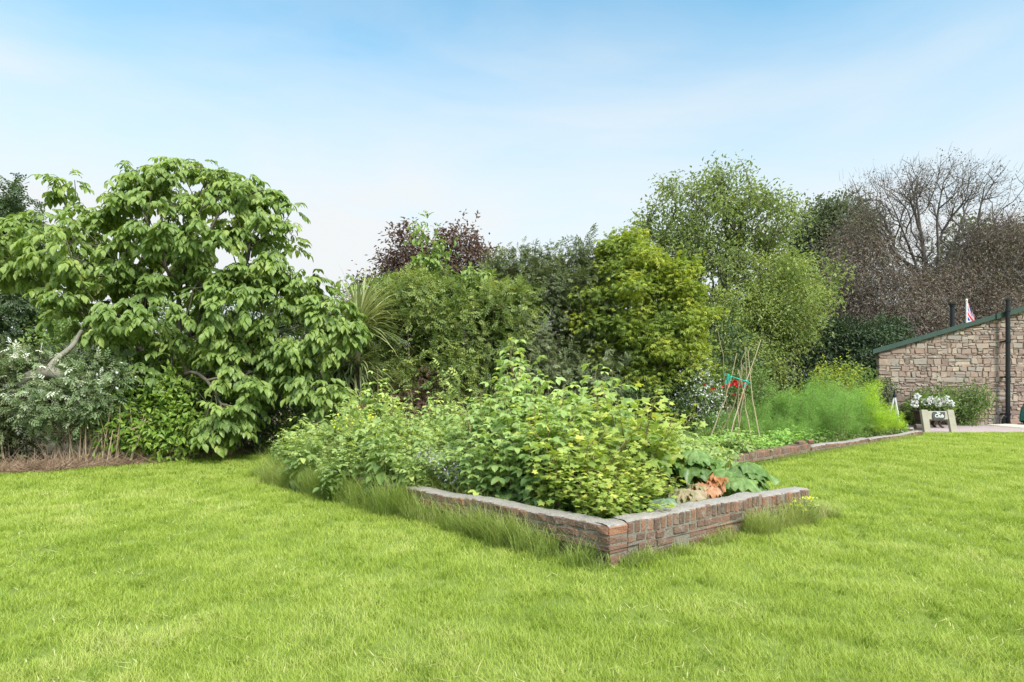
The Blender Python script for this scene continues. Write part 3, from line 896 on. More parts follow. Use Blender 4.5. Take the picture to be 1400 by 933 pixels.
# wigwam of sticks
WGY = 13.2; wo_ = G(1003, WGY, .1)
wg = thing('stick_wigwam', 'wigwam of tall hazel sticks tied with turquoise twine above the vegetables', 'plant support', wo_)
sticks = [((966, 612), (1000, 520), (1008, 483), 0), ((977, 614), (1003, 560), (1016, 500), .35), ((994, 618), (1013, 540), (1040, 464), -.2), ((1010, 612), (1008, 520), (1020, 476), .3),
          ((1029, 614), (1015, 530), (1009, 505), 0), ((1042, 622), (1028, 545), (1022, 480), -.3), ((996, 605), (992, 520), (981, 446), .4), ((1006, 616), (1021, 505), (1019, 474), .1)]
for a, b, c, dy in sticks:
    g = Geo()
    p0 = P(*a, WGY + dy * 1.6); p0[2] = .05; p1 = P(*b, WGY + dy * .6); p2 = P(*c, WGY - dy * .5)
    q = spline([p0, p1, p2], 9) + rng.normal(size=(9, 3)) * .012
    polytube(g, q, .015, .008, 6, var=rng.random())
    if rng.random() < .6: polytube(g, [q[6], q[6] + np.array([rng.normal() * .06, 0, .16])], .007, .004, 5, var=.6)
    g.build('stick', M['stick'], wg, origin=wo_)
M['twine'] = solid_mat('turquoise_twine', s3((.02, .34, .28), (.03, .45, .37), (.08, .55, .46)), .7, 20, .5, .1)
g = Geo()
pp = [P(x_, y_, WGY + d) for x_, y_, d in ((990, 513, -.1), (1000, 515, -.15), (1012, 519, -.1), (1022, 522, .0), (1018, 520, .15), (1003, 516, .2), (990, 513, .1), (990, 513, -.1))]
polytube(g, spline(pp, 26), .008, .008, 5)
for k_ in range(6):                                   # bunches of loose ends
    c0 = P(995, 512, WGY - .15); polytube(g, spline([c0, c0 + rng.normal(size=3) * .06 + [0, 0, .03], c0 + rng.normal(size=3) * .05 + [0, 0, -.2]], 6), .009, .007, 4, var=rng.random())
for k_ in range(5):
    c0 = P(1021, 521, WGY - .15); polytube(g, spline([c0, c0 + rng.normal(size=3) * .06, c0 + rng.normal(size=3) * .04 + [0, 0, -.1]], 6), .008, .006, 4, var=rng.random())
g.build('twine', M['twine'], wg, origin=wo_)

# ------------------------------------------------------------------ trees and shrubs of the boundary
LM = {}
LM['walnut'] = leaf_mat('walnut_leaf', [(0, (.066, .106, .028)), (.45, (.125, .186, .046)), (.8, (.20, .26, .068)), (1, (.29, .325, .085))], .42, .07, .38, gain=1.55)
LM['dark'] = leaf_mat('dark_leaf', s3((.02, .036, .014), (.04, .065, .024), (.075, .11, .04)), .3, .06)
LM['mid'] = leaf_mat('mid_leaf', s3((.045, .075, .02), (.085, .135, .035), (.15, .20, .06)), .35, .06)
LM['lime'] = leaf_mat('lime_leaf', s3((.06, .11, .018), (.12, .19, .03), (.22, .28, .06)), .38, .06)
LM['hedge'] = leaf_mat('hedge_leaf', [(0, (.045, .072, .018)), (.4, (.095, .135, .036)), (.75, (.17, .205, .06)), (1, (.24, .26, .08))], .4, .06, gain=1.7)
LM['cherry'] = leaf_mat('cherry_leaf', s3((.06, .10, .025), (.13, .19, .05), (.22, .27, .09)), .38, .06)
LM['purple'] = leaf_mat('purple_leaf', s3((.042, .03, .026), (.075, .052, .04), (.11, .08, .055)), .25, .07, tcol=(1.4, .8, .7))
LM['olive'] = leaf_mat('olive_leaf', s3((.038, .054, .022), (.085, .108, .042), (.17, .195, .09)), .3, .08, gain=1.45)
LM['silver'] = leaf_mat('silver_leaf', s3((.055, .072, .034), (.12, .145, .07), (.23, .255, .145)), .3, .08, gain=1.45)
LM['golden'] = leaf_mat('golden_leaf', [(0, (.045, .075, .016)), (.35, (.105, .15, .03)), (.65, (.20, .24, .042)), (1, (.36, .355, .055))], .42, .05)
LM['sycamore'] = leaf_mat('sycamore_leaf', s3((.075, .10, .038), (.13, .165, .06), (.20, .235, .09)), .4, .05)
LM['farlime'] = leaf_mat('far_light_leaf', s3((.085, .115, .035), (.155, .195, .06), (.24, .275, .095)), .4, .05)
LM['fardark'] = leaf_mat('far_dark_leaf', s3((.05, .065, .04), (.08, .10, .055), (.12, .145, .08)), .3, .05)
LM['conifer'] = leaf_mat('laurel_leaf', s3((.015, .028, .014), (.03, .05, .022), (.055, .085, .035)), .2, .08)
LM['copper'] = leaf_mat('copper_leaf', [(0, (.06, .05, .045)), (.4, (.098, .08, .069)), (.7, (.118, .104, .072)), (1, (.15, .147, .09))], .3, .05, tcol=(1.2, .95, .8))
LM['varieg'] = leaf_mat('variegated_leaf', [(0, (.045, .065, .03)), (.55, (.10, .14, .06)), (.72, (.19, .22, .13)), (.8, (.48, .47, .40)), (1, (.62, .60, .54))], .3, .06)
LM['white_fl'] = leaf_mat('white_petal', s3((.40, .38, .37), (.56, .54, .52), (.74, .73, .70)), .3, .02, tcol=(1, 1, 1))
LM['red_fl'] = leaf_mat('red_petal', s3((.28, .012, .02), (.42, .02, .035), (.5, .05, .07)), .25, .03, tcol=(1, .7, .7))
LM['yellow_fl'] = leaf_mat('yellow_petal', s3((.50, .42, .02), (.62, .54, .03), (.7, .62, .08)), .3, .02, tcol=(1, 1, .8))
LM['cordy'] = leaf_mat('sword_leaf', [(0, (.05, .07, .025)), (.5, (.12, .145, .06)), (.85, (.21, .225, .10)), (1, (.32, .31, .16))], .25, .08)
LM['dead'] = leaf_mat('dead_leaf', s3((.10, .06, .035), (.20, .12, .065), (.34, .22, .12)), .3, .04, tcol=(1.1, .9, .6))
LM['brown_twig'] = leaf_mat('brown_leaf', s3((.05, .03, .026), (.095, .056, .045), (.15, .095, .075)), .25, .03, tcol=(1.1, .9, .8))
LM['rasp'] = leaf_mat('raspberry_leaf', [(0, (.055, .10, .03)), (.5, (.115, .175, .055)), (.85, (.19, .25, .085)), (1, (.27, .31, .08))], .45, .07, gain=2.1)
LM['currant'] = leaf_mat('currant_leaf', [(0, (.05, .09, .02)), (.5, (.115, .165, .035)), (.85, (.20, .24, .055)), (1, (.28, .28, .065))], .45, .06, gain=2.1)
LM['weed'] = leaf_mat('weed_leaf', [(0, (.045, .08, .024)), (.5, (.11, .165, .05)), (.85, (.185, .24, .085)), (1, (.27, .31, .10))], .45, .05, gain=1.95)
LM['asp'] = leaf_mat('fern_leaf', s3((.07, .15, .04), (.14, .25, .06), (.22, .34, .09)), .45, .03)
LM['fennel'] = leaf_mat('fennel_leaf', s3((.14, .23, .025), (.26, .38, .035), (.38, .48, .06)), .45, .03)
LM['rhub'] = leaf_mat('rhubarb_leaf', [(0, (.045, .09, .02)), (.4, (.09, .155, .035)), (.75, (.15, .22, .08)), (1, (.25, .26, .06))], .4, .09, .35, nz=1.1, gain=1.8)
LM['rhub_dry'] = leaf_mat('faded_rhubarb_leaf', [(0, (.10, .14, .04)), (.3, (.20, .20, .09)), (.6, (.31, .255, .15)), (1, (.40, .32, .22))], .35, .06, tcol=(1, .95, .7), gain=1.2, nz=1.6)
LM['rhub_red'] = leaf_mat('orange_rhubarb_leaf', [(0, (.14, .15, .04)), (.25, (.34, .13, .05)), (.6, (.42, .20, .09)), (1, (.45, .28, .18))], .35, .06, tcol=(1, .85, .7), gain=1.2, nz=1.6)
LM['pale_cab'] = leaf_mat('blue_green_leaf', s3((.09, .15, .09), (.15, .22, .14), (.24, .30, .21)), .3, .1, gain=1.3, nz=1.2)

def windows(p, nr, lst, far=1e9):
    px = p[:, 0] / p[:, 1] * FPX + 700; py = HOR - (p[:, 2] - EYE) / p[:, 1] * FPX
    m = np.zeros(len(p), bool)
    for cx, cy, rx_, ry_ in lst:
        m |= ((px - cx) / rx_) ** 2 + ((py - cy) / ry_) ** 2 < 1
    return p[~m], nr[~m]

def bush(name, label, cat, base, blobs, n, tmpl, k, spread, L, mat, bark='bark_dark', rmin=.55, stems=5, skel=True, droop=.3, flat=.8, up=.8, rnd=.7, bump=.16, zmin=.05, var_c=.5, group=None, extra=None, out=.6, freq=.8, r0=.005, sample=.4, alpha=.35, shoots=.16, slen=.5, wins=None):
    global rng
    rng = np.random.default_rng(sum(map(ord, name)))   # each plant keeps its own shape
    r = thing(name, label, cat, base, group)
    p, nr = blob_points(blobs, n, rmin, bump, zmin, freq)
    if wins: p, nr = windows(p, nr, wins)
    g = Geo(); scatter_leaves(g, tmpl, p, nr, k, spread, L, droop, flat, up, rnd, var_c, out=out)
    m = (rng.random(len(p)) < shoots) & (nr[:, 2] > -.3)
    if m.any():                                        # young shoots standing out from the mass
        d_ = unit(nr[m] * .7 + rng.normal(size=(m.sum(), 3)) * .3 + [0, 0, .75]) * (slen * rng.uniform(.3, 1.2, m.sum()))[:, None]
        for t in (.3, .5, .7, .85, 1.0):
            scatter_leaves(g, tmpl, p[m] + d_ * t, unit(d_), max(2, k // 5), spread * .35 * (1.3 - t), L * (1.15 - .35 * t), droop * .6, 1, up, rnd, var_c, out=.5, vbias=.18 * t)
    g.build('crown' if cat == 'tree' else 'foliage', LM[mat], r, origin=base)
    if skel:
        q = p[rng.random(len(p)) < sample]
        B = np.asarray(blobs); zc = max(.3, B[:, 2].min() * .6)
        tr = [[np.asarray(base, float), np.asarray(base, float) + np.array([0, 0, zc])]]
        nodes, par, rr = skeleton(tr, q, seg=.5, r0=r0, alpha=alpha)
        g = Geo(); tree_mesh(g, nodes, par, rr, 4)
        g.build('trunk' if cat == 'tree' else 'stems', M[bark], r, origin=base)
    for nm, fn in (extra or []):
        fn(r, base, p, nr)
    return r

def flowers(nm, mat, frac, k, spread, L, sel=None, push=.06):
    def f(r, base, p, nr):
        m = rng.random(len(p)) < frac
        if sel is not None: m &= sel(p)
        g = Geo(); scatter_leaves(g, T_PETAL, p[m] + nr[m] * push, nr[m], k, spread, L, 0, 1, .6, .6)
        if g.n: tag(g.build(nm, LM[mat], r, origin=base), kind='stuff')
    return nm, f

# walnut tree -----------------------------------------------------------------
YW = 12.2
rng = np.random.default_rng(42)
wb = px_blobs([(250, 300, 108, 78, .2), (322, 322, 78, 68, .1), (150, 340, 110, 62, 0), (60, 338, 80, 46, 0), (205, 420, 115, 62, -.2), (305, 425, 85, 60, -.2), (88, 268, 24, 27, .1),
               (420, 450, 75, 50, -.3), (458, 430, 28, 36, -.3), (385, 400, 45, 36, 0), (110, 425, 60, 36, -.2), (302, 578, 30, 34, -1.0), (338, 545, 26, 28, -.9), (445, 545, 24, 38, -.9),
               (210, 500, 50, 36, -.5), (330, 495, 55, 34, -.4), (418, 505, 40, 30, -.5), (385, 345, 25, 36, 0), (425, 388, 24, 24, 0), (-30, 340, 55, 40, .3), (250, 245, 60, 28, .2), (345, 268, 36, 30, .1), (190, 250, 26, 24, .1)], YW, .85)
wbase = G(262, 12.9)
wt = thing('walnut_tree', 'large spreading walnut tree with drooping light green compound leaves on the left', 'tree', wbase)
p, nr = blob_points(wb, 840, .5, .12, .45, .9, thin=False)
# keep a few windows in the crown where the branches show against the sky
px = p[:, 0] / p[:, 1] * FPX + 700; py = HOR - (p[:, 2] - EYE) / p[:, 1] * FPX
for cx, cy, rx_, ry_ in ((300, 348, 30, 22), (243, 395, 14, 34), (300, 290, 16, 14), (385, 440, 16, 14), (75, 465, 34, 20), (225, 362, 22, 10), (180, 300, 14, 10), (350, 420, 14, 10), (395, 355, 12, 14), (145, 400, 16, 10), (20, 430, 50, 42), (60, 455, 34, 30), (320, 455, 16, 9)):
    m = ((px - cx) / rx_) ** 2 + ((py - cy) / ry_) ** 2 < 1
    p, nr, px, py = p[~m | (p[:, 1] > 13.6)], nr[~m | (p[:, 1] > 13.6)], px[~m | (p[:, 1] > 13.6)], py[~m | (p[:, 1] > 13.6)]
trunks = [[wbase, P(262, 540, 12.9), P(246, 470, 12.6), P(243, 400, 12.3), P(258, 340, 12.2), P(262, 290, 12.2)],
          [P(262, 540, 12.9), P(215, 480, 12.6), P(190, 410, 12.2), P(130, 365, 12), P(70, 345, 12)],
          [P(246, 470, 12.6), P(290, 430, 12.3), P(330, 380, 12.1), P(345, 320, 12.1)],
          [P(262, 540, 12.9), P(330, 470, 12.2), P(400, 450, 11.9), P(455, 430, 11.8)],
          [P(262, 540, 12.9), P(245, 520, 12.0), P(262, 503, 11.4), P(280, 513, 11.3), P(296, 535, 11.2), P(302, 552, 11.2)],
          [P(243, 400, 12.3), P(232, 365, 12.0), P(215, 352, 11.8), P(190, 345, 11.7)]]
nodes, par, rr = skeleton(trunks, p, seg=.32, alpha=.3, r0=.0065, power=2.15, wob=.1, sag=-.05, rmax=.2)
g = Geo(); tree_mesh(g, nodes, par, rr, 6)
g.build('trunk', M['bark'], wt, smooth=True, origin=wbase)
def compound(geo, p, nr, k, Lr, leaf, pairs=3, droop=.5, tm=T_OV, wid=1.0, spread=.05):
    N = len(p); i = np.repeat(np.arange(N), k)
    az = rng.uniform(0, 6.283, len(i))
    d = np.stack([np.cos(az), np.sin(az), rng.normal(size=len(i)) * .25 + .05], -1) + nr[i] * .55
    d[:, 2] -= droop * rng.uniform(.3, 1.3, len(i))
    d = unit(d); o = p[i] + rng.normal(size=(len(i), 3)) * spread
    side = unit(np.cross(d, np.array([0, 0, 1.]) + rng.normal(size=(len(i), 3)) * .15))
    v0 = np.clip(.35 * rng.random(N)[i] + .35 * rng.random(len(i)), 0, 1)
    Lr = Lr * rng.uniform(.7, 1.15, len(i))
    down = np.array([0, 0, -1.])
    for a in range(pairs * 2 + 1):
        if a == pairs * 2:
            t = 1.0; sgn = 0; s = 1.12
        else:
            t = .3 + .6 * (a // 2) / max(1, pairs - 1); sgn = 1 if a % 2 else -1; s = .72 + .3 * t
        pos = o + d * (Lr * t)[:, None] + down * (Lr * t * t * .35 * droop)[:, None]
        dd = d * (.55 if sgn else 1.0) + side * sgn * .75 + down * (droop * (.55 + .5 * rng.random(len(i))))[:, None] + rng.normal(size=(len(i), 3)) * .13
        nn = np.array([0, 0, 1.]) + side * sgn * .55 + nr[i] * .45 + rng.normal(size=(len(i), 3)) * .2
        R = frames(dd, nn) * (leaf * s * rng.uniform(.8, 1.2, len(i)))[:, None, None]
        R[:, :, 0] *= wid
        geo.inst(tm[0], tm[1], R, pos, np.clip(v0 + .3 * rng.random(len(i)), 0, 1))
g = Geo(); compound(g, p, nr, 5, .25, .168, 3, .75, t_oval(.52, .08, .22))
g.build('crown', LM['walnut'], wt, origin=wbase)

# hedge bottom on the left -----------------------------------------------------
YH = 11.2
vb = px_blobs([(95, 545, 75, 55), (140, 530, 42, 50, -.2), (60, 520, 60, 40, .3), (118, 505, 40, 30, .2)], YH, 1.0)
bush('variegated_shrub', 'small leaved shrub speckled with white over bare stems left of the walnut', 'shrub', G(115, 11.3), vb, 520, T_SPRAY, 6, .12, .17, 'varieg', rmin=.5, wins=((70, 508, 22, 12), (95, 475, 16, 14)), shoots=.08, slen=.35,
     extra=[flowers('blossom', 'white_fl', .22, 5, .10, .05, lambda q: (q[:, 0] / q[:, 1] * FPX + 700 > 135))])
vb = px_blobs([(10, 545, 62, 62), (-50, 540, 60, 70), (30, 500, 50, 30, .4), (-20, 600, 60, 35, -.2)], YH, 1.0)
bush('bramble_hedge', 'dark tangled bramble hedge with pale blossom at the left edge of the photo', 'shrub', G(0, 11.4), vb, 620, T_SPRAY, 6, .13, .17, 'olive', rmin=.5, wins=((50, 512, 26, 11), (45, 470, 30, 16)), shoots=.08, slen=.35,
     extra=[flowers('blossom', 'white_fl', .16, 5, .12, .045)])
vb = px_blobs([(220, 585, 55, 50), (250, 560, 50, 45, .3), (190, 560, 40, 50, .2)], 11.6, 1.0)
bush('hazel_shrub', 'lime green broad leaved shrub at the foot of the walnut trunk', 'shrub', G(222, 11.7), vb, 330, T_S, 14, .14, .13, 'lime', rmin=.55, droop=.35)
vb = px_blobs([(330, 560, 60, 45), (390, 560, 50, 45, .4), (300, 600, 40, 28), (360, 600, 50, 22, -.1)], 12.9, 1.0)
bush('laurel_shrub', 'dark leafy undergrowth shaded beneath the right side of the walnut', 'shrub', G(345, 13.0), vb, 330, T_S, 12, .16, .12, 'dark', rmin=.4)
vb = px_blobs([(408, 595, 16, 24), (395, 585, 12, 16)], 12.4, 1.0)
bush('privet_shrub', 'small yellow green shrub at the left end of the weedy bed', 'shrub', G(405, 12.4), vb, 60, T_S, 10, .07, .06, 'golden')
# pale dry stems standing under the variegated shrub
g = Geo(); o = G(125, 10.95)
for i in range(46):
    b_ = G(rng.normal(130, 20), 10.95 + rng.normal() * .12, -.02); L_ = rng.uniform(.6, 1.25)
    t_ = b_ + np.array([rng.normal() * .16 + (b_[0] - o[0]) * .35, rng.normal() * .12, L_])
    polytube(g, spline([b_, (b_ + t_) / 2 + rng.normal(size=3) * .03, t_], 6), .013 * rng.uniform(.5, 1.2), .006, 5, var=rng.random())
for a_, c_ in (((122, 632), (155, 560)), ((62, 622), (45, 585)), ((160, 632), (165, 590)), ((75, 630), (82, 590)), ((178, 630), (200, 570)), ((5, 628), (2, 600)), ((150, 600), (205, 575)), ((40, 590), (100, 600))):
    polytube(g, spline([P(*a_, 10.8), (P(*a_, 10.8) + P(*c_, 11)) / 2 + rng.normal(size=3) * .04, P(*c_, 11)], 7), .020, .011, 5, var=rng.random())
tag(g.build('withered_plant', M['dry_stem'], origin=o), 'bundle of pale dead stems rising from the ground under the speckled shrub', 'plant').location = o
# litter of twigs and dead grass along the hedge foot
g = Geo(); n = 3600
t = rng.random(n); bl = np.array([(-9.2, 9.6), (-8.4, 9.75), (-7.9, 9.95), (-6.96, 10.85), (-6.45, 11.7), (-5.3, 12.9), (-4.6, 13.3)])
tt_ = np.linspace(0, 1, len(bl)); bx = np.interp(t, tt_, bl[:, 0]); by = np.interp(t, tt_, bl[:, 1])
b_ = np.stack([bx + rng.normal(size=n) * .12, by + np.abs(rng.normal(size=n)) * .5 - .06, rng.random(n) * .06], -1)
d_ = rng.normal(size=(n, 3)); d_[:, 2] = np.abs(d_[:, 2]) * .55; d_ = unit(d_) * rng.uniform(.08, .42, n)[:, None]
tubes(g, b_, b_ + d_, .0045, .002, 3)
tag(g.build('dead_twigs', M['dry_litter']), 'brown dead twigs and cut grass strewn along the foot of the hedge', 'dead twigs', kind='stuff')
g = Geo()
q = spline([P(20, 530, 10.95), P(45, 516, 10.85), P(66, 507, 10.8), P(82, 511, 10.8), P(95, 530, 10.9)], 14)
polytube(g, q, [.11, .115, .12, .125, .13, .135, .13, .125, .12, .11, .1, .09, .08, .07], 0, 9)
q = spline([P(66, 505, 10.85), P(80, 488, 11.0), P(97, 477, 11.1), P(106, 462, 11.2), P(112, 452, 11.2)], 12)
polytube(g, q, .062, .035, 8)
o = G(60, 10.9); tag(g.build('fallen_trunk', M['bark_grey'], smooth=True, origin=o), 'thick grey bare limb leaning over the hedge on the left', 'dead trunk').location = o

# shed far behind on the left
so2 = G(45, 22.0); sh = thing('garden_shed', 'grey board shed with pale roof glimpsed through the gap under the walnut', 'shed', so2)
M['grey_board'] = solid_mat('grey_board', s3((.13, .13, .13), (.21, .21, .21), (.29, .285, .28)), .9, 4, .3, .3, 20)
M['felt'] = solid_mat('pale_roof', s3((.4, .39, .38), (.48, .47, .46), (.55, .54, .52)), .9, 3, 1, .2, 20, use_var=False)
g = Geo(); x0_, x1_ = (12 - 700) * 22 / FPX, (72 - 700) * 22 / FPX
for i in range(12):
    xa = x0_ + (x1_ - x0_) * i / 12
    box(g, xa + .004, xa + (x1_ - x0_) / 12 - .004, 22 - .012 * (i % 2), 24.5, 0, 3.28, rng.random())
g.build('wall', M['grey_board'], sh, origin=so2)
g = Geo(); v = [[x0_ - .15, 21.75, 3.25], [x1_ + .15, 21.75, 3.25], [x1_ + .15, 24.7, 3.75], [x0_ - .15, 24.7, 3.75]]
v += [[a, b, c + .07] for a, b, c in v]
g.add(v, np.array([[3, 2, 1, 0], [4, 5, 6, 7], [0, 1, 5, 4], [1, 2, 6, 5], [2, 3, 7, 6], [3, 0, 4, 7]]))
g.build('roof', M['felt'], sh, origin=so2)

bush('yew_tree', 'dark evergreen tree behind the walnut at the left edge of the photo', 'tree', G(-5, 19), px_blobs([(-10, 340, 52, 60), (0, 420, 50, 60), (-10, 500, 60, 40), (14, 290, 20, 28), (-30, 300, 40, 40), (30, 400, 25, 40)], 19, .9), 900, T_SPRAY, 7, .2, .3, 'dark', rmin=.55, stems=1, bump=.2)
bush('elder_shrub', 'mid green bush seen under the walnut canopy beside the grey shed', 'shrub', G(110, 17), px_blobs([(100, 480, 45, 38), (160, 480, 60, 50), (230, 470, 60, 60), (90, 440, 30, 30, 2)], 17, .8), 420, T_S, 16, .22, .16, 'mid')
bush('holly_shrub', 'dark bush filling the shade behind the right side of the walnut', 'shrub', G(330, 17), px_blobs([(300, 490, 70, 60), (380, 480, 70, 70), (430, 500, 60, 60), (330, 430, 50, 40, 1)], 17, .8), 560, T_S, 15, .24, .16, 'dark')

# cordyline -------------------------------------------------------------------
YC = 13.3; cb = G(487, YC)
cg = thing('cordyline', 'cordyline with long sword leaves and a brown dead skirt right of the walnut', 'cordyline', cb)
g = Geo(); polytube(g, spline([cb, P(487, 540, YC), P(488, 440, YC)], 8), .12, .08, 9)
polytube(g, spline([P(487, 540, YC), P(470, 520, YC + .1), P(462, 500, YC + .1)], 6), .08, .06, 8)
g.build('trunk', M['bark'], cg, smooth=True, origin=cb)
def swords(geo, c, n, L_, wd, elmin, elmax, droop, var0, var1, azb=None):
    c = np.asarray(c, float)
    S = 6
    for i in range(n):
        az = rng.uniform(0, 6.283); el = math.radians(rng.uniform(elmin, elmax)); l = L_ * rng.uniform(.75, 1.1); dr = droop * rng.uniform(.6, 1.3)
        h = np.array([math.cos(az), math.sin(az), 0]); sd_ = np.array([-math.sin(az), math.cos(az), 0])
        pts = []
        for s in range(S + 1):
            t = s / S
            e = el - dr * t * t
            if s == 0: q_ = c + rng.normal(size=3) * .05
            else: q_ = q_ + (h * math.cos(e) + np.array([0, 0, 1]) * math.sin(e)) * l / S
            w_ = wd * (math.sin(math.pi * (.12 + .8 * t)) ** .7) * (1 - .85 * t ** 3)
            pts += [q_ - sd_ * w_, q_ + np.array([0, 0, -.25 * w_]), q_ + sd_ * w_]
        F_ = [[3 * s + k, 3 * s + k + 1, 3 * s + k + 4, 3 * s + k + 3] for s in range(S) for k in (0, 1)]
        geo.add(pts, np.array(F_), rng.uniform(var0, var1))
g = Geo(); swords(g, P(490, 446, YC), 190, 1.45, .026, -15, 88, .7, .3, 1.0)
swords(g, P(488, 500, YC), 90, 1.15, .024, -40, 45, .9, 0, .8); swords(g, P(462, 505, YC + .1), 130, 1.25, .022, -60, 40, 1.0, 0, .6)
g.build('crown', LM['cordy'], cg, origin=cb)
g = Geo(); swords(g, P(490, 545, YC - .05), 70, 1.0, .022, -85, -30, .6, 0, 1)
g.build('dead_skirt', LM['dead'], cg, origin=cb)

# central hedge ---------------------------------------------------------------
bush('hedge_bush', 'broad mid green hedge bush between the cordyline and the silvery shrub', 'shrub', G(590, 15.3), clumps(px_blobs([(560, 468, 72, 70), (635, 465, 70, 72), (522, 455, 46, 60), (600, 520, 95, 50, -.3), (560, 430, 45, 36, .3), (640, 420, 45, 38, .3), (510, 520, 40, 50, -.1), (690, 440, 40, 50, .2)], 15.3, .8), 70, .42),
     2300, T_SPRAY, 6, .15, .22, 'hedge', rmin=.6, bump=.26, droop=.3, freq=1.3)
bush('dead_shrub', 'reddish brown half dead shrub in the hollow of the central hedge', 'shrub', G(575, 14.1), px_blobs([(575, 550, 32, 34), (560, 580, 45, 25), (600, 570, 28, 28)], 14.1, .8), 200, T_SPRAY, 5, .14, .15, 'brown_twig', rmin=.3)
bush('purple_plum_tree', 'dark purple leaved tree showing its rounded top above the central hedge', 'tree', G(590, 18.5), clumps(px_blobs([(590, 370, 66, 40), (540, 380, 40, 28), (635, 368, 32, 34), (530, 350, 16, 12), (622, 342, 34, 16), (498, 400, 24, 16), (590, 420, 80, 40), (562, 340, 26, 14)], 18.5, .9), 40, .45),
     1000, T_S, 15, .2, .13, 'purple', rmin=.5, bump=.22, stems=1, flat=.5, r0=.006)
cbk = px_blobs([(577, 316, 11, 9), (596, 335, 11, 5), (590, 352, 10, 10), (594, 372, 12, 12), (580, 360, 10, 8), (552, 395, 12, 12), (640, 388, 16, 12), (618, 404, 18, 12), (525, 392, 10, 12), (590, 405, 18, 20), (540, 412, 22, 16), (660, 395, 18, 16), (505, 405, 14, 12), (478, 385, 10, 8), (690, 410, 18, 16), (605, 425, 30, 14), (560, 430, 26, 14), (650, 420, 24, 16), (520, 415, 18, 14)], 15.9, 1.0)
bush('cherry_tree', 'light green cherry with one leading shoot rising above the purple tree', 'tree', G(590, 16.2), cbk, 300, T_OV, 13, .17, .17, 'cherry', bark='bark', rmin=.2, droop=1.0, stems=1, alpha=.2, sample=.6)
bush('oleaster_shrub', 'grey green evergreen shrub with shoots poking up left of the golden tree', 'shrub', G(745, 16.6), clumps(px_blobs([(740, 445, 68, 70), (792, 395, 36, 46), (722, 392, 42, 36), (690, 368, 12, 18), (705, 350, 10, 9), (760, 368, 18, 18), (796, 342, 20, 20), (775, 510, 66, 50, -.2), (820, 430, 30, 60, -.2), (690, 405, 25, 35)], 16.6, .8), 60, .36),
     2100, T_SPRAY, 6, .14, .21, 'olive', rmin=.6, bump=.24, freq=1.3)
bush('silver_shrub', 'pale silvery leaved shrub low in the hedge behind the raspberries', 'shrub', G(715, 15.6), px_blobs([(715, 480, 48, 46), (680, 500, 40, 48), (750, 520, 50, 34), (820, 520, 34, 34)], 15.6, .8), 560, T_SPRAY, 6, .14, .19, 'silver', rmin=.6, bump=.22, freq=1.3)
# golden tree: flat layered sprays
gb_ = px_blobs([(862, 400, 46, 70), (882, 460, 66, 74), (836, 365, 24, 38), (905, 420, 40, 60), (925, 470, 32, 60), (856, 500, 50, 56), (900, 530, 46, 40, -.2), (860, 352, 36, 28), (820, 440, 28, 50)], 16.3, .85)
gb_ = clumps(gb_, 90, .36, core=.93, flat=.5, spread=.22)
bush('golden_tree', 'dense dome shaped tree with layered golden green sprays in the middle', 'tree', G(875, 16.4), gb_, 2100, T_PALM, 12, .14, .12, 'golden', rmin=.74, bump=.16, droop=.45, flat=.32, up=1.2, rnd=.6, freq=1.8, var_c=.7, stems=1)
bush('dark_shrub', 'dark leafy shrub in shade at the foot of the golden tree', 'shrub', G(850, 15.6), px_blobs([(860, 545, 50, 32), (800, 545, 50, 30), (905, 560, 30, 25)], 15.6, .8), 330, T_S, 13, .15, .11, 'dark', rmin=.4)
bush('mock_orange', 'arching shrub covered in white blossom beside the stick wigwam', 'shrub', G(950, 15.8), px_blobs([(950, 535, 24, 34), (935, 560, 24, 22), (968, 555, 20, 24), (940, 510, 14, 16)], 15.8, 1.0), 300, T_S, 8, .09, .09, 'mid', rmin=.5,
     extra=[flowers('blossom', 'white_fl', .85, 8, .09, .055)])
bush('rose_bush', 'rose bush with red flowers behind the stick wigwam', 'shrub', G(1010, 16.2), px_blobs([(1000, 535, 26, 30), (1030, 535, 26, 34), (985, 520, 20, 18), (1050, 550, 26, 24)], 16.2, 1.0), 280, T_S, 11, .12, .085, 'mid', rmin=.5)
def rose_heads():
    o = bpy.data.objects['rose_bush']; base = np.array(o.location)
    for x_, y_, s_ in ((974, 534, .10), (988, 529, .07), (1007, 524, .11), (1018, 527, .10), (1016, 543, .07), (997, 527, .08), (963, 527, .06), (1003, 540, .05)):
        g = Geo(); c = P(x_, y_, 15.5)
        scatter_leaves(g, T_PETAL, c[None], np.array([[0, -1., .4]]), 9, s_ * .35, s_ * 1.1, 0, 1, .5, .6)
        g.build('rose_flower', LM['red_fl'], o, origin=base)
rose_heads()

# right background --------------------------------------------------------------
YS = 28.0
sb = px_blobs([(980, 305, 84, 52), (900, 318, 42, 46), (1038, 330, 36, 48), (960, 385, 105, 60), (1060, 420, 60, 60), (1000, 470, 105, 60), (1085, 395, 34, 40), (985, 262, 34, 24), (880, 300, 16, 30), (1040, 290, 24, 26), (930, 300, 20, 44), (1010, 275, 22, 26), (870, 350, 22, 40), (900, 470, 60, 60), (1015, 385, 46, 40), (1040, 370, 34, 40)], YS, .85)
base = G(985, 28.4)
rng = np.random.default_rng(21)
sy = thing('sycamore_tree', 'tall airy green tree with open branches behind the golden tree', 'tree', base)
p, nr = blob_points(clumps(sb, 150, .95, core=.62, spread=.6, flat=.9), 2100, .3, .22, 1.0, .5)
p, nr = windows(p, nr, ((980, 384, 18, 9), (1010, 400, 16, 7), (965, 395, 10, 8), (925, 375, 8, 6)))
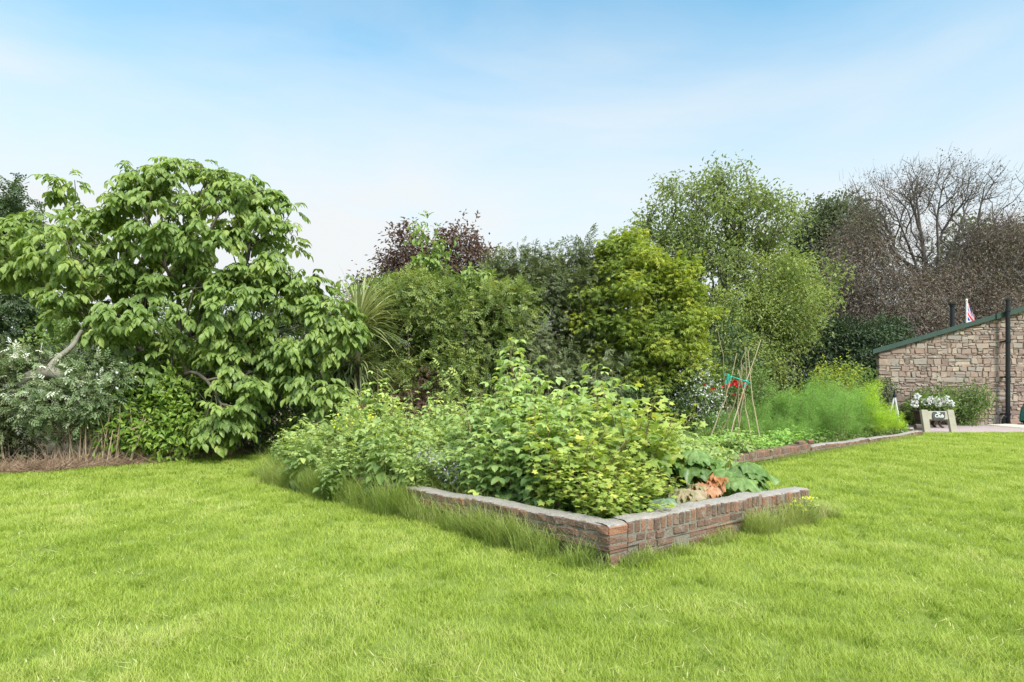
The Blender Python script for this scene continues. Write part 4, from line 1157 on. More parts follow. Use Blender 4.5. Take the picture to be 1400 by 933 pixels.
tr = [[base, P(982, 440, 28.2), P(990, 400, 28), P(996, 360, 28), P(992, 300, 28)], [P(982, 440, 28.2), P(960, 390, 28), P(915, 330, 28)], [P(986, 420, 28.1), P(1020, 385, 28), P(1050, 350, 28)], [base, P(930, 450, 28.6), P(908, 380, 28.6), P(900, 330, 28.5)]]
nodes, par, rr = skeleton(tr, p[rng.random(len(p)) < .75], seg=.6, alpha=.25, r0=.012, power=2.2, rmax=.32)
g = Geo(); tree_mesh(g, nodes, par, rr, 5); g.build('trunk', M['bark_dark'], sy, origin=base)
g = Geo(); scatter_leaves(g, T_S, p, nr, 19, .27, .19, .3, .8, .7, .8, .5); g.build('crown', LM['sycamore'], sy, origin=base)
bush('lime_tree', 'lighter green tree with soft foliage right of the tall airy tree', 'tree', G(1080, 25), clumps(px_blobs([(1060, 425, 48, 40), (1098, 395, 26, 26), (1030, 460, 60, 46), (990, 500, 80, 40), (1095, 450, 22, 36), (1075, 370, 26, 22), (1010, 420, 34, 26), (960, 470, 40, 40), (1112, 402, 20, 8), (1105, 425, 22, 10)], 25, .8), 60, .7, core=.75), 1300, T_S, 18, .23, .14, 'farlime', rmin=.5, bump=.2, stems=1)
bush('beech_tree', 'grey green rounded tree far behind left of the copper beech', 'tree', G(1140, 46), px_blobs([(1140, 330, 54, 54), (1112, 350, 32, 50), (1150, 300, 34, 26), (1120, 400, 50, 50)], 46, .8), 900, T_S, 24, .5, .28, 'fardark', rmin=.55, bump=.2, stems=1, r0=.015)
bush('laurel_tree', 'dark evergreen with drooping tiers left of the stone building', 'tree', G(1140, 27), px_blobs([(1115, 480, 44, 42), (1155, 475, 40, 40), (1190, 490, 38, 40), (1100, 510, 50, 40), (1170, 510, 60, 40), (1215, 470, 30, 40, 4)], 27, .8), 1000, T_S, 20, .27, .16, 'conifer', rmin=.55, bump=.2, flat=.35, stems=1)
# copper beech
M['bark_beech'] = solid_mat('bark_beech', s3((.07, .058, .052), (.12, .10, .09), (.18, .16, .145)), .9, 5, .6, .3, 12)
rng = np.random.default_rng(8)
YB = 38.0; base = G(1268, YB)
cbh = thing('copper_beech', 'big copper beech with bare purple brown fan of branches above the stone building', 'tree', base)
low = px_blobs([(1172, 375, 56, 70), (1245, 425, 120, 62), (1335, 385, 70, 70), (1385, 370, 60, 60), (1160, 440, 56, 70), (1420, 400, 60, 80), (1185, 325, 36, 34), (1345, 335, 40, 24), (1280, 480, 130, 50), (1262, 405, 46, 30, -3), (1225, 385, 24, 24, -2), (1300, 378, 26, 22, -2), (1318, 350, 22, 22, -1), (1208, 345, 22, 26, -1), (1230, 440, 80, 50, -3), (1310, 440, 80, 50, -3)], YB, .7)
p, nr = blob_points(clumps(low, 70, 1.6, core=.86, spread=.5), 3000, .45, .18, 1.0, .4)
p, nr = windows(p, nr, ((1255, 345, 48, 18), (1302, 338, 24, 16), (1385, 365, 9, 6), (1255, 305, 66, 30)))
pf = px_blobs([(1250, 260, 86, 38), (1322, 264, 66, 38), (1195, 298, 40, 28), (1380, 306, 40, 24), (1272, 248, 56, 14), (1335, 320, 50, 26), (1215, 330, 30, 22), (1262, 325, 64, 34), (1270, 350, 50, 24)], YB, .9)
pt, nt_ = blob_points(pf, 1300, .1, .1, 1, .5)
tr = [[base, P(1266, 470, YB), P(1264, 425, YB), P(1262, 400, YB)],
      [P(1262, 400, YB), P(1250, 372, YB + .4), P(1226, 345, YB + .8), P(1196, 328, YB + 1.4), P(1170, 322, YB + 1.8)],
      [P(1262, 400, YB), P(1254, 365, YB - .4), P(1238, 325, YB - 1), P(1222, 285, YB - 1.6), P(1210, 262, YB - 2)],
      [P(1262, 400, YB), P(1264, 355, YB + .2), P(1258, 310, YB + .5), P(1252, 265, YB + .8), P(1258, 235, YB + 1)],
      [P(1266, 425, YB), P(1278, 395, YB - .3), P(1284, 350, YB - .8), P(1280, 300, YB - 1.2), P(1290, 250, YB - 1.5)],
      [P(1278, 395, YB - .3), P(1294, 355, YB), P(1312, 315, YB + .6), P(1322, 280, YB + 1), P(1340, 250, YB + 1.4)],
      [P(1278, 395, YB - .3), P(1300, 372, YB - .8), P(1330, 345, YB - 1.4), P(1356, 318, YB - 2), P(1392, 300, YB - 2.4)]]
nodes, par, rr = skeleton(tr, pt, seg=.55, alpha=.3, r0=.0115, power=2.3, rmax=.19, wob=.15)
g = Geo(); tree_mesh(g, nodes, par, rr, 5)
nodes, par, rr = skeleton(tr, p[rng.random(len(p)) < .35], seg=.8, alpha=.3, r0=.018, power=2.4, rmax=.3, sag=.12)
tree_mesh(g, nodes, par, rr, 4)
m = p[:, 2] < 13                                     # hanging bare twigs
n = 5200; i = rng.integers(0, m.sum(), n); a_ = p[m][i] + rng.normal(size=(n, 3)) * .7; d_ = rng.normal(size=(n, 3)) * .5 + [0, -.2, -.9]
tubes(g, a_, a_ + unit(d_) * rng.uniform(.5, 1.6, n)[:, None], .014, .006, 3)
n = 3400; i = rng.integers(0, len(pt), n); a_ = pt[i] + rng.normal(size=(n, 3)) * .3; d_ = nt_[i] * .7 + rng.normal(size=(n, 3)) * .28 + [.35, 0, .65]
tubes(g, a_, a_ + unit(d_) * rng.uniform(.2, .7, n)[:, None], .010, .004, 3)
g.build('trunk', M['bark_beech'], cbh, origin=base)
g = Geo(); scatter_leaves(g, T_S, p, nr, 26, .55, .17, .6, .9, .6, .9, .6)
m = (pt[:, 2] > 10.6 + 1.2 * rng.random(len(pt))) & (rng.random(len(pt)) < .35 * (pt[:, 0] / pt[:, 1] < .76) + .5)
scatter_leaves(g, T_S, pt[m], nt_[m], 7, .3, .125, .0, .8, .6, .9, .5, vbias=-.1)
g.build('crown', LM['copper'], cbh, origin=base)
bush('far_tree', 'olive green tree far behind the copper beech at the right edge', 'tree', G(1370, 55), px_blobs([(1345, 345, 50, 40), (1400, 360, 60, 50), (1310, 400, 60, 50), (1390, 420, 70, 50), (1250, 470, 90, 40)], 55, .7), 700, T_S, 12, .6, .55, 'fardark', rmin=.5, stems=1, r0=.015)
# shrubs round the building
bush('yellow_shrub', 'yellow green shrub with arching shoots left of the stone building', 'shrub', G(1145, 20.5), px_blobs([(1140, 525, 28, 22), (1125, 512, 10, 14), (1155, 505, 9, 12), (1110, 545, 24, 20)], 20.5, .9), 190, T_S, 12, .14, .10, 'golden', extra=[flowers('flowers', 'yellow_fl', .10, 7, .1, .07)])
bush('climbing_shrub', 'rounded green shrub against the left end of the stone building', 'shrub', G(1180, 20.8), px_blobs([(1180, 530, 28, 24), (1165, 545, 26, 22), (1195, 520, 14, 12)], 20.8, .9), 240, T_S, 13, .13, .095, 'mid')
bush('corner_climber', 'dark climber on the corner stones behind the silver tripod', 'shrub', G(1213, 21.1), px_blobs([(1212, 540, 9, 26), (1216, 565, 13, 20)], 21.1, .6), 90, T_S, 12, .09, .085, 'dark')
bush('wall_shrub', 'straggly shrub spread along the stone wall above the gravel', 'shrub', G(1300, 21.1), px_blobs([(1290, 545, 34, 18, 0, .35), (1315, 555, 36, 14, 0, .35), (1330, 565, 18, 12, 0, .4), (1270, 560, 30, 20, 0, .4), (1335, 540, 20, 10, 0, .3), (1250, 570, 20, 16, 0, .4), (1305, 575, 30, 8, -.1, .4)], 21.0, .5), 380, T_S, 12, .12, .095, 'mid', rmin=.3, slen=.35)
hy = bush('white_hydrangea', 'leafy hydrangea with round white flower heads above the iron planter', 'shrub', G(1276, 20.1, .5), px_blobs([(1275, 555, 24, 12), (1258, 556, 14, 10), (1292, 556, 14, 9)], 20.1, .8), 120, T_S, 10, .09, .12, 'mid', stems=1, zmin=.55)
for x_, y_, s_ in ((1251, 552, .13), (1267, 549, .15), (1274, 547, .13), (1280, 548, .13), (1289, 551, .14), (1293, 546, .12), (1300, 552, .10), (1254, 542, .10), (1282, 553, .10)):
    g = Geo(); c = P(x_, y_, 19.75); d_ = unit(rng.normal(size=(46, 3)))
    scatter_leaves(g, T_PETAL, c + d_ * s_ * .8, d_, 2, .015, .06, 0, 1, .1, .3)
    g.build('flower_head', LM['white_fl'], hy, origin=np.array(hy.location))
# hedges closing the view far behind
bush('far_hedge', 'long dark field hedge far behind the garden trees', 'hedge', G(700, 60), [((i - 12) * 6.0, 62 + rng.normal() * 2, 2.2, 4.2, 2.5, 3.0 + rng.random()) for i in range(24)], 3200, T_S, 10, .6, .55, 'fardark', rmin=.5, skel=False)
bush('back_hedge', 'dark dense hedge behind the central shrubs', 'hedge', G(690, 21), [((i - 6) * 1.7 - 3, 21 + rng.normal() * .4, 1.6, 1.4, 1.2, 1.9 + .6 * rng.random()) for i in range(13)], 1500, T_S, 12, .25, .2, 'dark', rmin=.5, skel=False)

# ------------------------------------------------------------------ plants in the beds
rng = np.random.default_rng(77)
def stem_pts(h, lean, az, n=7, curve=.25):
    t = np.linspace(0, 1, n)
    return np.stack([np.cos(az) * lean * (t * .6 + curve * t * t), np.sin(az) * lean * (t * .6 + curve * t * t), h * (t - .06 * t ** 3)], -1)

def along(geo, q, tm, k, L0, L1, z0, droop, var, petiole=.03, spread=.0, up=.9, upd=.1):
    """k leaves spiralling up polyline q"""
    n = len(q); t = np.linspace(z0, 1, k) + rng.normal(size=k) * .02; t = np.clip(t, 0, 1)
    p_ = np.stack([np.interp(t, np.linspace(0, 1, n), q[:, i]) for i in range(3)], -1)
    az = np.arange(k) * 2.4 + rng.normal(size=k) * .4 + rng.random() * 6
    d = np.stack([np.cos(az), np.sin(az), upd + .5 * (t - .5) - droop * rng.random(k)], -1)
    nn = np.stack([rng.normal(size=k) * .3, rng.normal(size=k) * .3, np.full(k, up)], -1) + d * .25
    Ls = (L0 + (L1 - L0) * t) * rng.uniform(.75, 1.2, k)
    R = frames(d, nn) * Ls[:, None, None]
    v = np.clip(var[0] + (var[1] - var[0]) * t + rng.normal(size=k) * .14, 0, 1)
    geo.inst(tm[0], tm[1], R, p_ + unit(d) * petiole, v)

def proto(name, label, cat, group, stemfn, leaf, stem_mat='stem', extra=None):
    r = thing(name, label, cat, (0, 0, 0), group)
    gs, gl, gx = Geo(), Geo(), Geo()
    stemfn(gs, gl, gx)
    gl.build('foliage', LM[leaf], r)
    gs.build('stems', M[stem_mat], r)
    if gx.n: tag(gx.build('flowers', LM[extra], r), kind='stuff')
    return r

def plant_all(protos, spots, zbase=.12):
    """spots: (x, y, scale[, zscale]); the first use of each variant moves the original"""
    used = set()
    for i, sp in enumerate(spots):
        x_, y_, s_ = sp[:3]; sz = sp[3] if len(sp) > 3 else s_
        k = i % len(protos)
        rot = rng.uniform(0, 6.283)
        if k not in used:
            used.add(k); put(protos[k], (x_, y_, zbase), rot, s_, sz)
        else:
            dup(protos[k], (x_, y_, zbase), rot, s_, sz=sz)

def wx(px, Y): return (px - 700) / FPX * Y
def top_scale(py, Y, hp, zb=.12): return (EYE + (HOR - py) / FPX * Y - zb) / hp
def inside_wall(x_, Y, d=.42):
    return (x_ - .8) * .697 + (Y - 4.8) * .717 > d or Y > 9.4
def fill(px0, px1, Y0, Y1, n, topfn, hp, smin=.5, jit=.15, d=.42):
    out = []
    for i in range(n):
        Y = rng.uniform(Y0, Y1); px = px0 + (px1 - px0) * (i + rng.random()) / n
        sz = max(.25, top_scale(topfn(px), Y, hp) * (1 + jit * 1.5 * rng.normal() - jit * .3))
        if not inside_wall(wx(px, Y), Y, d if px > 640 else (d if hp > .9 else -.32)): continue
        out.append((wx(px, Y), Y, max(smin, min(1.25, .45 + .6 * sz)), sz))
    return out

RL, RG = 'tall raspberry canes with pale green toothed leaves in the near brick bed', 'raspberry plants in the near bed'
def rasp(gs, gl, gx):
    for c in range(5):
        q = stem_pts(1.6 * rng.uniform(.7, 1.0), rng.uniform(.1, .45), rng.uniform(0, 6.28)); q[:, :2] += rng.normal(size=2) * .09
        polytube(gs, q, .008, .003, 5, var=rng.random())
        along(gl, q, T_TRI, 26, .25, .17, .06, .7, (.22, .75), petiole=.06, upd=.15)
    # new tip leaves
rp_ = [proto('raspberry_plant', RL, 'raspberry', RG, rasp, 'rasp', 'cane') for _ in range(4)]
prof_x = [560, 600, 640, 680, 705, 745, 780, 820, 850, 880, 910]
prof_y = [600, 592, 575, 530, 505, 512, 535, 528, 540, 575, 600]
def rtop(px): return float(np.interp(px, prof_x, prof_y))
sp = fill(595, 885, 8.2, 9.6, 16, rtop, 1.42) + fill(600, 880, 7.1, 8.3, 15, lambda p_: rtop(p_) + 10, 1.42) + fill(600, 800, 6.4, 7.4, 14, lambda p_: rtop(p_) + 40, 1.42) + fill(650, 775, 5.75, 6.5, 11, lambda p_: 596, 1.42)
plant_all(rp_, [q for q in sp if True])
def rasp_tall(gs, gl, gx):
    for c in range(2):
        q = stem_pts(1.9 * rng.uniform(.85, 1.0), rng.uniform(.05, .3), rng.uniform(0, 6.28)); q[:, :2] += rng.normal(size=2) * .05
        polytube(gs, q, .008, .003, 5, var=rng.random())
        along(gl, q, T_TRI, 24, .24, .15, .15, .7, (.3, .9), petiole=.06, upd=.2)
rt_ = [proto('raspberry_plant', 'single tall raspberry cane standing above the mass of raspberries in the near bed', 'raspberry', 'tall canes above the raspberries', rasp_tall, 'rasp', 'cane') for _ in range(2)]
plant_all(rt_, [(wx(p_, Y_), Y_, 1.0, top_scale(t_, Y_, 1.72)) for p_, Y_, t_ in ((706, 7.6, 500), (742, 7.9, 505), (668, 7.4, 530), (818, 7.8, 515), (852, 7.4, 535), (640, 8.0, 545), (780, 7.0, 530))])
RL2 = 'slender pale raspberry shoots standing among the weeds at the back of the near bed'
def rasp2(gs, gl, gx):
    for c in range(4):
        q = stem_pts(1.2 * rng.uniform(.7, 1.0), rng.uniform(.05, .3), rng.uniform(0, 6.28)); q[:, :2] += rng.normal(size=2) * .07
        polytube(gs, q, .007, .003, 5, var=rng.random())
        along(gl, q, T_TRI, 18, .2, .13, .08, .5, (.4, .9), petiole=.05, upd=.2)
rs_ = [proto('raspberry_shoots', RL2, 'raspberry', 'raspberry shoots at the back of the near bed', rasp2, 'rasp', 'cane') for _ in range(2)]
plant_all(rs_, fill(465, 545, 10.2, 11.8, 9, lambda p_: 548 + abs(p_ - 515) * .35, 1.0) + fill(560, 690, 9.4, 11.8, 13, lambda p_: 558 + 10 * math.sin(p_ * .2), 1.2))

CL, CG = 'bushy blackcurrant with lobed yellow green leaves just behind the brick corner', 'currant bushes behind the brick corner'
def currant(gs, gl, gx):
    for c in range(11):
        q = stem_pts(1.0 * rng.uniform(.6, 1.0), rng.uniform(.15, .55), rng.uniform(0, 6.28), curve=.4); q[:, :2] += rng.normal(size=2) * .06
        polytube(gs, q, .008, .003, 5, var=rng.random())
        along(gl, q, T_LOB, 30, .10, .08, .12, .9, (.2, .75), petiole=.05, upd=.0, up=.7)
        along(gl, q, T_LOB, 18, .09, .07, .15, .7, (.3, .85), petiole=.12, upd=.1, up=.55)
cu_ = [proto('currant_bush', CL, 'currant bush', CG, currant, 'currant', 'cane') for _ in range(3)]
plant_all(cu_, fill(745, 880, 5.75, 6.1, 6, lambda p_: 606 if p_ < 780 else 592, 1.0) + fill(760, 890, 6.3, 6.9, 6, lambda p_: 562, 1.0) + fill(795, 880, 5.4, 5.6, 3, lambda p_: 640, 1.0) + fill(740, 800, 5.5, 5.7, 2, lambda p_: 628, 1.0))

WL = 'leafy pale green weed among the tangle in the left half of the near bed'
def weed(gs, gl, gx):
    for c in range(8):
        q = stem_pts(.8 * rng.uniform(.55, 1.0), rng.uniform(.05, .35), rng.uniform(0, 6.28)); q[:, :2] += rng.normal(size=2) * .09
        polytube(gs, q, .005, .002, 4, var=rng.random())
        along(gl, q, T_OV, 26, .13, .05, .05, .6, (.2, .8), petiole=.02)
def weed_broad(gs, gl, gx):
    for c in range(6):
        q = stem_pts(.8 * rng.uniform(.5, 1.0), rng.uniform(.05, .4), rng.uniform(0, 6.28)); q[:, :2] += rng.normal(size=2) * .1
        polytube(gs, q, .006, .002, 4, var=rng.random())
        along(gl, q, T_OV, 16, .24, .09, .05, .8, (.1, .7), petiole=.04, upd=.2)
        along(gl, q, T_TRI, 8, .22, .12, .2, .6, (.3, .9), petiole=.04, upd=.2)
def weed_tall(gs, gl, gx):
    for c in range(7):
        q = stem_pts(.95 * rng.uniform(.6, 1.0), rng.uniform(.05, .3), rng.uniform(0, 6.28)); q[:, :2] += rng.normal(size=2) * .1
        polytube(gs, q, .005, .002, 4, var=rng.random())
        along(gl, q, T_OV, 14, .17, .06, .05, .5, (.2, .9), petiole=.03)
        along(gl, q, T_SPRAY, 7, .22, .12, .25, .2, (.4, 1.0), petiole=.02, upd=.4)
we_ = [proto('weed', WL, 'weed', 'leafy weeds in the near bed', f_, 'weed') for f_ in (weed, weed_broad, weed_tall, weed_broad)]
def ltop(px): return float(np.interp(px, [375, 400, 450, 500, 560, 620], [618, 598, 585, 588, 592, 605]))
plant_all(we_, fill(400, 640, 9.3, 10.4, 24, lambda p_: ltop(p_) - 8, .52) + fill(405, 620, 8.3, 9.1, 16, lambda p_: ltop(p_) + 10, .52, .5) + fill(440, 650, 7.4, 8.2, 15, lambda p_: ltop(p_) + 30, .52, .5)
          + fill(540, 640, 6.9, 7.4, 7, lambda p_: 622, .52) + fill(450, 700, 10.5, 12.4, 18, lambda p_: 568, .52) + fill(385, 440, 9.0, 9.6, 6, lambda p_: 608, .52))
ML = 'yellow flowered mustard plant in the weedy left part of the near bed'
def mustard(gs, gl, gx):
    for c in range(7):
        q = stem_pts(.85 * rng.uniform(.75, 1.0), rng.uniform(.05, .3), rng.uniform(0, 6.28)); q[:, :2] += rng.normal(size=2) * .08
        polytube(gs, q, .005, .002, 4, var=rng.random())
        along(gl, q, T_OV, 16, .12, .04, .05, .6, (.3, .9), petiole=.02)
        m = 15; d_ = unit(rng.normal(size=(m, 3))); d_[:, 2] = abs(d_[:, 2])
        scatter_leaves(gx, T_PETAL, q[-1] + rng.normal(size=(m, 3)) * [.05, .05, .06], d_, 1, .02, .03, 0, 1, .5, .6)
mu_ = [proto('mustard_plant', ML, 'mustard plant', 'yellow flowered mustard in the near bed', mustard, 'weed', extra='yellow_fl') for _ in range(2)]
plant_all(mu_, fill(400, 440, 9.6, 10.2, 4, lambda p_: 598, .8) + fill(470, 590, 9.2, 9.9, 10, lambda p_: 580 + 8 * math.sin(p_), .78))
def catmint(gs, gl, gx):
    for c in range(16):
        q = stem_pts(.6 * rng.uniform(.6, 1.0), rng.uniform(.1, .35), rng.uniform(0, 6.28)); q[:, :2] += rng.normal(size=2) * .05
        polytube(gs, q, .004, .002, 4, var=rng.random()); along(gl, q, T_OV, 16, .06, .03, .05, .4, (.2, .7), petiole=.01)
        scatter_leaves(gx, T_PETAL, q[-3:] + rng.normal(size=(3, 3)) * .02, unit(rng.normal(size=(3, 3))), 7, .03, .02, 0, 1.4, .4, .6)
LM['lilac_fl'] = leaf_mat('lilac_petal', s3((.22, .20, .26), (.32, .30, .38), (.42, .40, .48)), .3, .02, tcol=(1, 1, 1))
plant_all([proto('catmint', 'greyish lilac flowered plant spilling over the left bed wall', 'plant', 'lilac plants at the left bed wall', catmint, 'silver', extra='lilac_fl')], [(wx(600, 7.3), 7.3, 1.0), (wx(625, 6.9), 6.9, .95), (wx(590, 7.6), 7.6, .9)])
# low leafy crops
PL = 'low leafy vegetable plant with crinkled pale leaves between the rhubarb and the sticks'
def crop(gs, gl, gx):
    for c in range(12):
        q = stem_pts(.5 * rng.uniform(.5, 1.0), rng.uniform(.1, .45), rng.uniform(0, 6.28), curve=.5); polytube(gs, q, .006, .003, 4, var=rng.random())
        along(gl, q, T_TRI, 8, .2, .15, .3, .5, (.3, .8), petiole=.03)
cr_ = [proto('vegetable_plant', PL, 'vegetable plant', 'low vegetable plants beside the sticks', crop, 'weed') for _ in range(3)]
plant_all(cr_, fill(870, 1000, 10.2, 11.4, 14, lambda p_: 590, .5, .6) + fill(890, 1060, 11.4, 13.2, 16, lambda p_: 596, .5, .6) + fill(865, 985, 8.4, 10.0, 12, lambda p_: 592 if p_ < 930 else 606, .5, .6) + fill(900, 985, 10.0, 10.8, 6, lambda p_: 612, .5, .6) + fill(880, 960, 7.4, 8.3, 5, lambda p_: 606, .5, .6), .1)
PL2 = 'bright green low plant along the back edge of the far brick wall'
cr2 = [proto('edging_plant', PL2, 'vegetable plant', 'low plants along the far brick wall', crop, 'asp') for _ in range(2)]
sp = []
for i in range(44):
    t = (i + rng.random()) / 44; q = np.array([4.2, 11.1]) * (1 - t) + np.array([11.4, 17.6]) * t + np.array([-.5, .55]) * rng.uniform(0, 1.6)
    sp.append((q[0], q[1], .9, rng.uniform(.55, .95)))
plant_all(cr2, sp, .06)
AL = 'feathery green asparagus fern in the far bed behind the low brick edging'
def feather(h, n, k, Lf, dens):
    def f(gs, gl, gx):
        for c in range(n):
            q = stem_pts(h * rng.uniform(.65, 1.0), rng.uniform(.1, .4), rng.uniform(0, 6.28), curve=.35); q[:, :2] += rng.normal(size=2) * .07
            polytube(gs, q, .005, .002, 4, var=rng.random())
            t = rng.uniform(.22, 1, k); p_ = np.stack([np.interp(t, np.linspace(0, 1, 7), q[:, i]) for i in range(3)], -1)
            a_ = rng.uniform(0, 6.28, k); d_ = np.stack([np.cos(a_), np.sin(a_), rng.uniform(.1, .9, k)], -1); l_ = (.26 * (1.15 - t))[:, None] + .05
            e_ = p_ + unit(d_) * l_
            tubes(gs, p_, e_, .0016, .001, 3)
            pp_ = p_ + (e_ - p_) * .65
            scatter_leaves(gl, T_NEEDLE, pp_, unit(d_), dens, .045, Lf, 0, 1, .2, 1.0)
    return f
as_ = [proto('asparagus_plant', AL, 'asparagus', 'asparagus plants in the far bed', feather(1.3, 6, 46, .07, 14), 'asp') for _ in range(3)]
def atop(px): return float(np.interp(px, [985, 1020, 1060, 1110, 1150, 1190, 1210], [560, 545, 541, 533, 534, 552, 562]))
plant_all(as_, fill(1030, 1190, 15.6, 17.6, 20, atop, 1.02) + fill(1015, 1175, 14.2, 15.6, 16, lambda p_: atop(p_) + 12, 1.02) + fill(1000, 1110, 13.6, 14.2, 7, lambda p_: 566, 1.3) + fill(960, 1030, 14.6, 16.2, 8, lambda p_: 560, 1.3), .06)
FL = 'bright yellow green feathery fennel at the right end of the far bed'
fe_ = [proto('fennel_plant', FL, 'fennel', 'fennel plants at the right end of the far bed', feather(1.35, 8, 60, .07, 15), 'fennel') for _ in range(2)]
plant_all(fe_, [(wx(1195, 16.2), 16.2, 1.0, 1.22), (wx(1183, 16.4), 16.4, .8, 1.0), (wx(1208, 16.3), 16.3, .8, .74), (wx(1222, 16.9), 16.9, .75, .55), (wx(1200, 15.9), 15.9, .7, .6), (wx(1231, 17.2), 17.2, .6, .35)], .06)
BL2 = 'leafy green plant behind the asparagus and the sticks in the far bed'
plant_all([proto('border_plant', BL2, 'plant', 'leafy border plants at the back of the far bed', weed, 'weed') for _ in range(2)],
          fill(900, 1000, 13.4, 15.2, 12, lambda p_: 575, .8) + fill(1040, 1200, 17.8, 19.0, 16, lambda p_: 532 + 6 * math.sin(p_ * .15), .8), .06)
plant_all([proto('border_plant', 'leafy green plant in the strip between the raspberries and the golden tree', 'plant', 'leafy plants behind the raspberries', weed, 'weed') for _ in range(2)],
          fill(700, 900, 10.6, 13.6, 14, lambda p_: 570, .8), .06)

# rhubarb
def rhub_leaf(geo, gs, base, tip, size, var, tiltdir, flop=.3, crump=1.0):
    base, tip = np.array(base, float), np.array(tip, float)
    polytube(gs, spline([base, (base + tip) / 2 + [0, 0, .04], tip], 6), .014, .010, 6, var=rng.random())
    h = np.array([tiltdir[0], tiltdir[1], 0]); h = h / np.linalg.norm(h); sd_ = np.array([-h[1], h[0], 0])
    NR, NA = 9, 44; V, F, VV = [], [], []
    ph = rng.uniform(0, 6.28, 5); lob = rng.uniform(.8, 1.25)
    for i in range(NR + 1):
        for j in range(NA):
            a = j / NA * 2 * math.pi; rr_ = i / NR
            ol = (.62 + .38 * math.cos(a)) ** .5 if math.cos(a) > -.97 else .16
            ol *= 1 + .07 * math.sin(5 * a + ph[0]) + .05 * math.sin(11 * a + ph[1]) + .03 * math.sin(19 * a + ph[4])
            u_, v_ = rr_ * ol * math.cos(a) + .12 * rr_, rr_ * ol * math.sin(a) * .9
            pl = abs(math.sin(3.5 * a + .2))                      # main veins are the valleys
            zz_ = -flop * (u_ ** 2) * 1.1 - .45 * v_ ** 2 + crump * (.12 * rr_ * (pl - .5) + .10 * rr_ ** 2 * math.sin(5 * a + ph[2]) * lob
                   + .13 * rr_ ** 3 * math.sin(13 * a + ph[3]) + .05 * rr_ * math.sin(9 * rr_ + 4 * a + ph[0]))
            q = tip + (h * u_ * .95 + sd_ * v_ + np.array([0, 0, 1]) * (zz_ + .10 * u_)) * size
            V.append(q); VV.append(.22 * (pl < .25) - .10 * (rr_ > .85) + .08 * math.sin(7 * rr_ + 5 * a))
    fv = []
    for i in range(NR):
        for j in range(NA):
            k = (j + 1) % NA
            F.append([i * NA + j, (i + 1) * NA + j, (i + 1) * NA + k, i * NA + k]); fv.append(VV[i * NA + j])
    var = var + np.array(fv)
    geo.add(V, np.array(F), np.clip(var + rng.normal(size=len(F)) * .07, 0, 1))
M['rhub_stalk'] = solid_mat('rhubarb_stalk', s3((.25, .10, .05), (.32, .20, .07), (.22, .24, .07)), .5, 8, .5, .1)
def rhubarb(label, px, Y, n, reach, hgt, mat, size=.3, var=(.2, .9), group=None, crump=.65):
    b_ = G(px, Y, .13); r = thing('rhubarb_plant', label, 'rhubarb', b_, group)
    gs = Geo()
    for i in range(n):
        gl = Geo()
        a = i * 2.4 + rng.normal() * .3; rch = reach * rng.uniform(.5, 1.1); hh = hgt * rng.uniform(.6, 1.1)
        d_ = np.array([math.cos(a), math.sin(a)])
        if i % 3 == 0: d_ = np.array([rng.normal() * .5, -1.0]); d_ /= np.linalg.norm(d_)
        tip = b_ + np.array([d_[0] * rch, d_[1] * rch, hh])
        rhub_leaf(gl, gs, b_ + [d_[0] * .04, d_[1] * .04, 0], tip, size * rng.uniform(.75, 1.15), rng.uniform(*var), d_, rng.uniform(.2, .8), crump)
        gl.build('leaf', LM[mat], r, smooth=True, origin=b_)
    gs.build('stalks', M['rhub_stalk'], r, smooth=True, origin=b_)
    return r
rhubarb('glossy dark green rhubarb at the right end of the near bed', 1000, 7.2, 16, .30, .40, 'rhub', .235, (.1, .6))
rhubarb('yellowing green rhubarb beside the currant bush', 900, 7.4, 10, .24, .54, 'rhub', .23, (.55, 1.0))
rhubarb('upright fresh green rhubarb between the yellowing and the dark plants', 945, 7.4, 12, .24, .52, 'rhub', .23, (.1, .5))
rhubarb('rhubarb with collapsed orange leaves right above the brick wall', 967, 6.45, 8, .12, .32, 'rhub_red', .15, crump=1.3)
rhubarb('rhubarb with faded cream brown leaves above the brick wall', 930, 6.25, 11, .17, .27, 'rhub_dry', .17, crump=1.2)
rhubarb('low pale blue green rhubarb touching the brick wall next to the currant bush', 905, 5.9, 8, .16, .22, 'pale_cab', .19)
rhubarb('rhubarb with broad leaf edged yellow lying on the right part of the brick wall', 1010, 6.8, 9, .18, .28, 'rhub', .22, (.3, .9))

# long grass left by the mower along the walls
M['long_grass'] = leaf_mat('long_grass', [(0, (.11, .17, .03)), (.45, (.22, .285, .065)), (.75, (.33, .36, .13)), (1, (.50, .44, .26))], .4, .04, .5, (1.1, 1.1, .7), gain=1.2)
g = Geo()
def fringe(a, b, n, off0, off1, h0, h1, vb=0.0, clump=1.0, w_=.0045):
    a, b = np.array(a, float), np.array(b, float); u = unit(b - a); nn = np.array([u[1], -u[0]])
    m = max(3, int(np.linalg.norm(b - a) * 6)); cc = rng.random(m); hh = rng.uniform(.35, 1, m)
    k = rng.integers(0, m, n); t = (cc[k] + rng.normal(size=n) * .018 * clump) if clump else rng.random(n)
    t = np.clip(t, 0, 1)
    p_ = a + (b - a) * t[:, None] + nn * (off0 + (off1 - off0) * rng.random(n) ** 1.4)[:, None]
    blades(g, p_[:, 0], p_[:, 1], np.zeros(n), (h0 + (h1 - h0) * rng.random(n) ** 1.3) * hh[k], np.full(n, w_) * rng.uniform(.7, 1.3, n), np.clip(.45 * rng.random(n) + .3 * cc[k] + vb, 0, 1), .5)
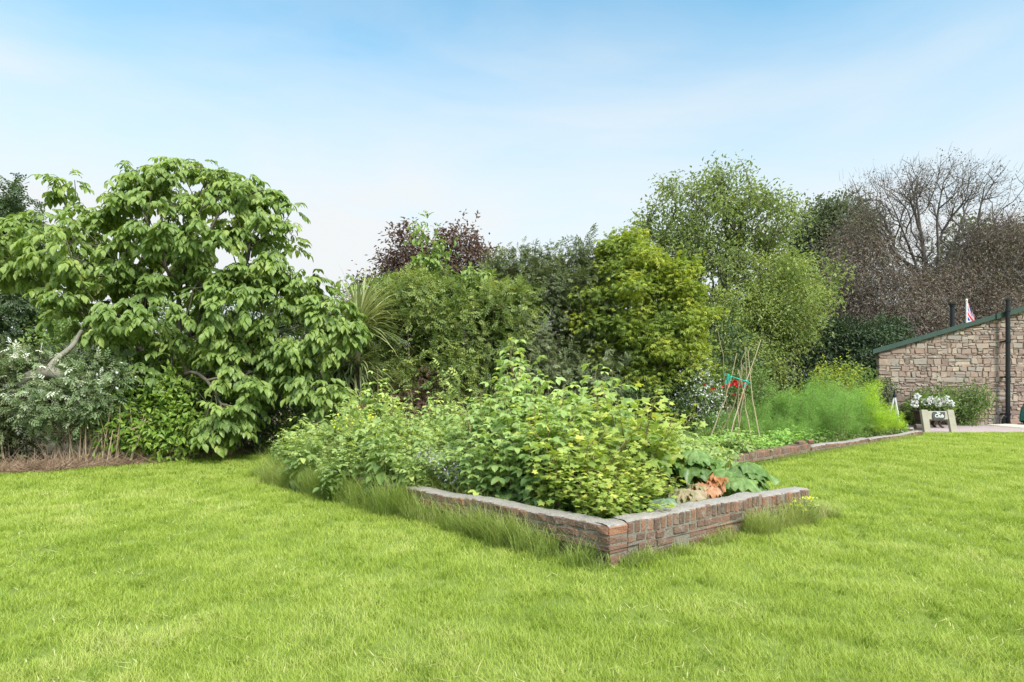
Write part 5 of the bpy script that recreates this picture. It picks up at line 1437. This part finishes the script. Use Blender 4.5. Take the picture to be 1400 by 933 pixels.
# left wall: the outward side is to the left of A0->A3
fringe(A3, A0, 9000, -.02, -.02, .12, .42) if False else None
fringe(A0 + [.02, .0], A3, 11500, -.02, -.24, .08, .47, .14, 1.8)
fringe(A0 + (A3 - A0) * .02, A0 + (A3 - A0) * .22, 1500, -.02, -.3, .12, .34, .05, 1.6)
fringe(A0 + (A3 - A0) * .45, A3 + unit(A3 - A0) * .1, 6000, -.02, -.36, .16, .62, .04, 1.6)
fringe(A0 + uu * 1.3, A2, 3400, .02, .25, .10, .34, .25, 1.8)
fringe(A0 + uu * .1, A1, 2600, .02, .16, .05, .20, .2, 1.8)
fringe(A0 + uu * 2.75, A2 + uu * .15, 900, .02, .30, .10, .36, .15, 1.6)
fringe(A2, A2 + [-.9, 1.3], 1600, -.05, .2, .08, .25, .1)
fringe(B0, B3, 9000, .0, .12, .04, .17, .15, 1.5)
fringe(A0 + [-.9, 1.4], A3 + [.4, .0], 4200, .0, .35, .3, .85, .25, 1.6)       # inside the bed
fringe((-4.7, 12.6), (-3.6, 9.4), 2600, -.1, .2, .15, .5, -.05)
fringe((-3.9, 9.4), (-4.6, 12.8), 3000, -.3, .3, .1, .4, -.05)
tag(g.build('long_grass', M['long_grass']), 'long uncut grass growing in tufts along the brick walls', 'grass', kind='stuff')
# low green cover over bed soil
g = Geo(); n = 26000
x_ = rng.uniform(-5, 13, n); y_ = rng.uniform(4.8, 19.5, n)
m = (in_poly(x_ - .16, y_ - .2, BED1) & in_poly(x_ + .1, y_ - .2, BED1) & in_poly(x_ + .3, y_ - .28, BED1)) | (in_poly(x_, y_, BED2) & in_poly(x_ + .25, y_ - .33, BED2)); m &= ~((y_ < 6.0) & (rng.random(n) < .8)); x_, y_ = x_[m], y_[m]; n = len(x_)
pz = np.where(in_poly(x_, y_, BED1), .13, .06)
scatter_leaves(g, T_OV, np.stack([x_, y_, pz + .02 + .12 * rng.random(n) ** 2], -1), np.tile([[0, 0, 1.]], (n, 1)), 3, .07, .09, .1, .5, .9, .8)
tag(g.build('ground_cover', LM['weed']), 'low leafy weeds covering the soil of both beds', 'weeds', kind='stuff')
# self seeded plant by the end of the near wall
def ragwort(gs, gl, gx):
    for c in range(14):
        q = stem_pts(.28 * rng.uniform(.5, 1.0), rng.uniform(.08, .25), rng.uniform(0, 6.28)); polytube(gs, q, .004, .002, 4, var=rng.random())
        along(gl, q, T_OV, 12, .09, .04, .05, .4, (.2, .9), petiole=.01)
        if c < 7: scatter_leaves(gx, T_PETAL, q[-1:], np.array([[0, -.3, 1.]]), 6, .02, .028, 0, .6, .9, .3)
plant_all([proto('wayside_plant', 'yellow flowered plant growing out of the foot of the brick wall near its right end', 'plant', None, ragwort, 'weed', extra='yellow_fl')], [(3.2, 6.42, 1.05)], 0)
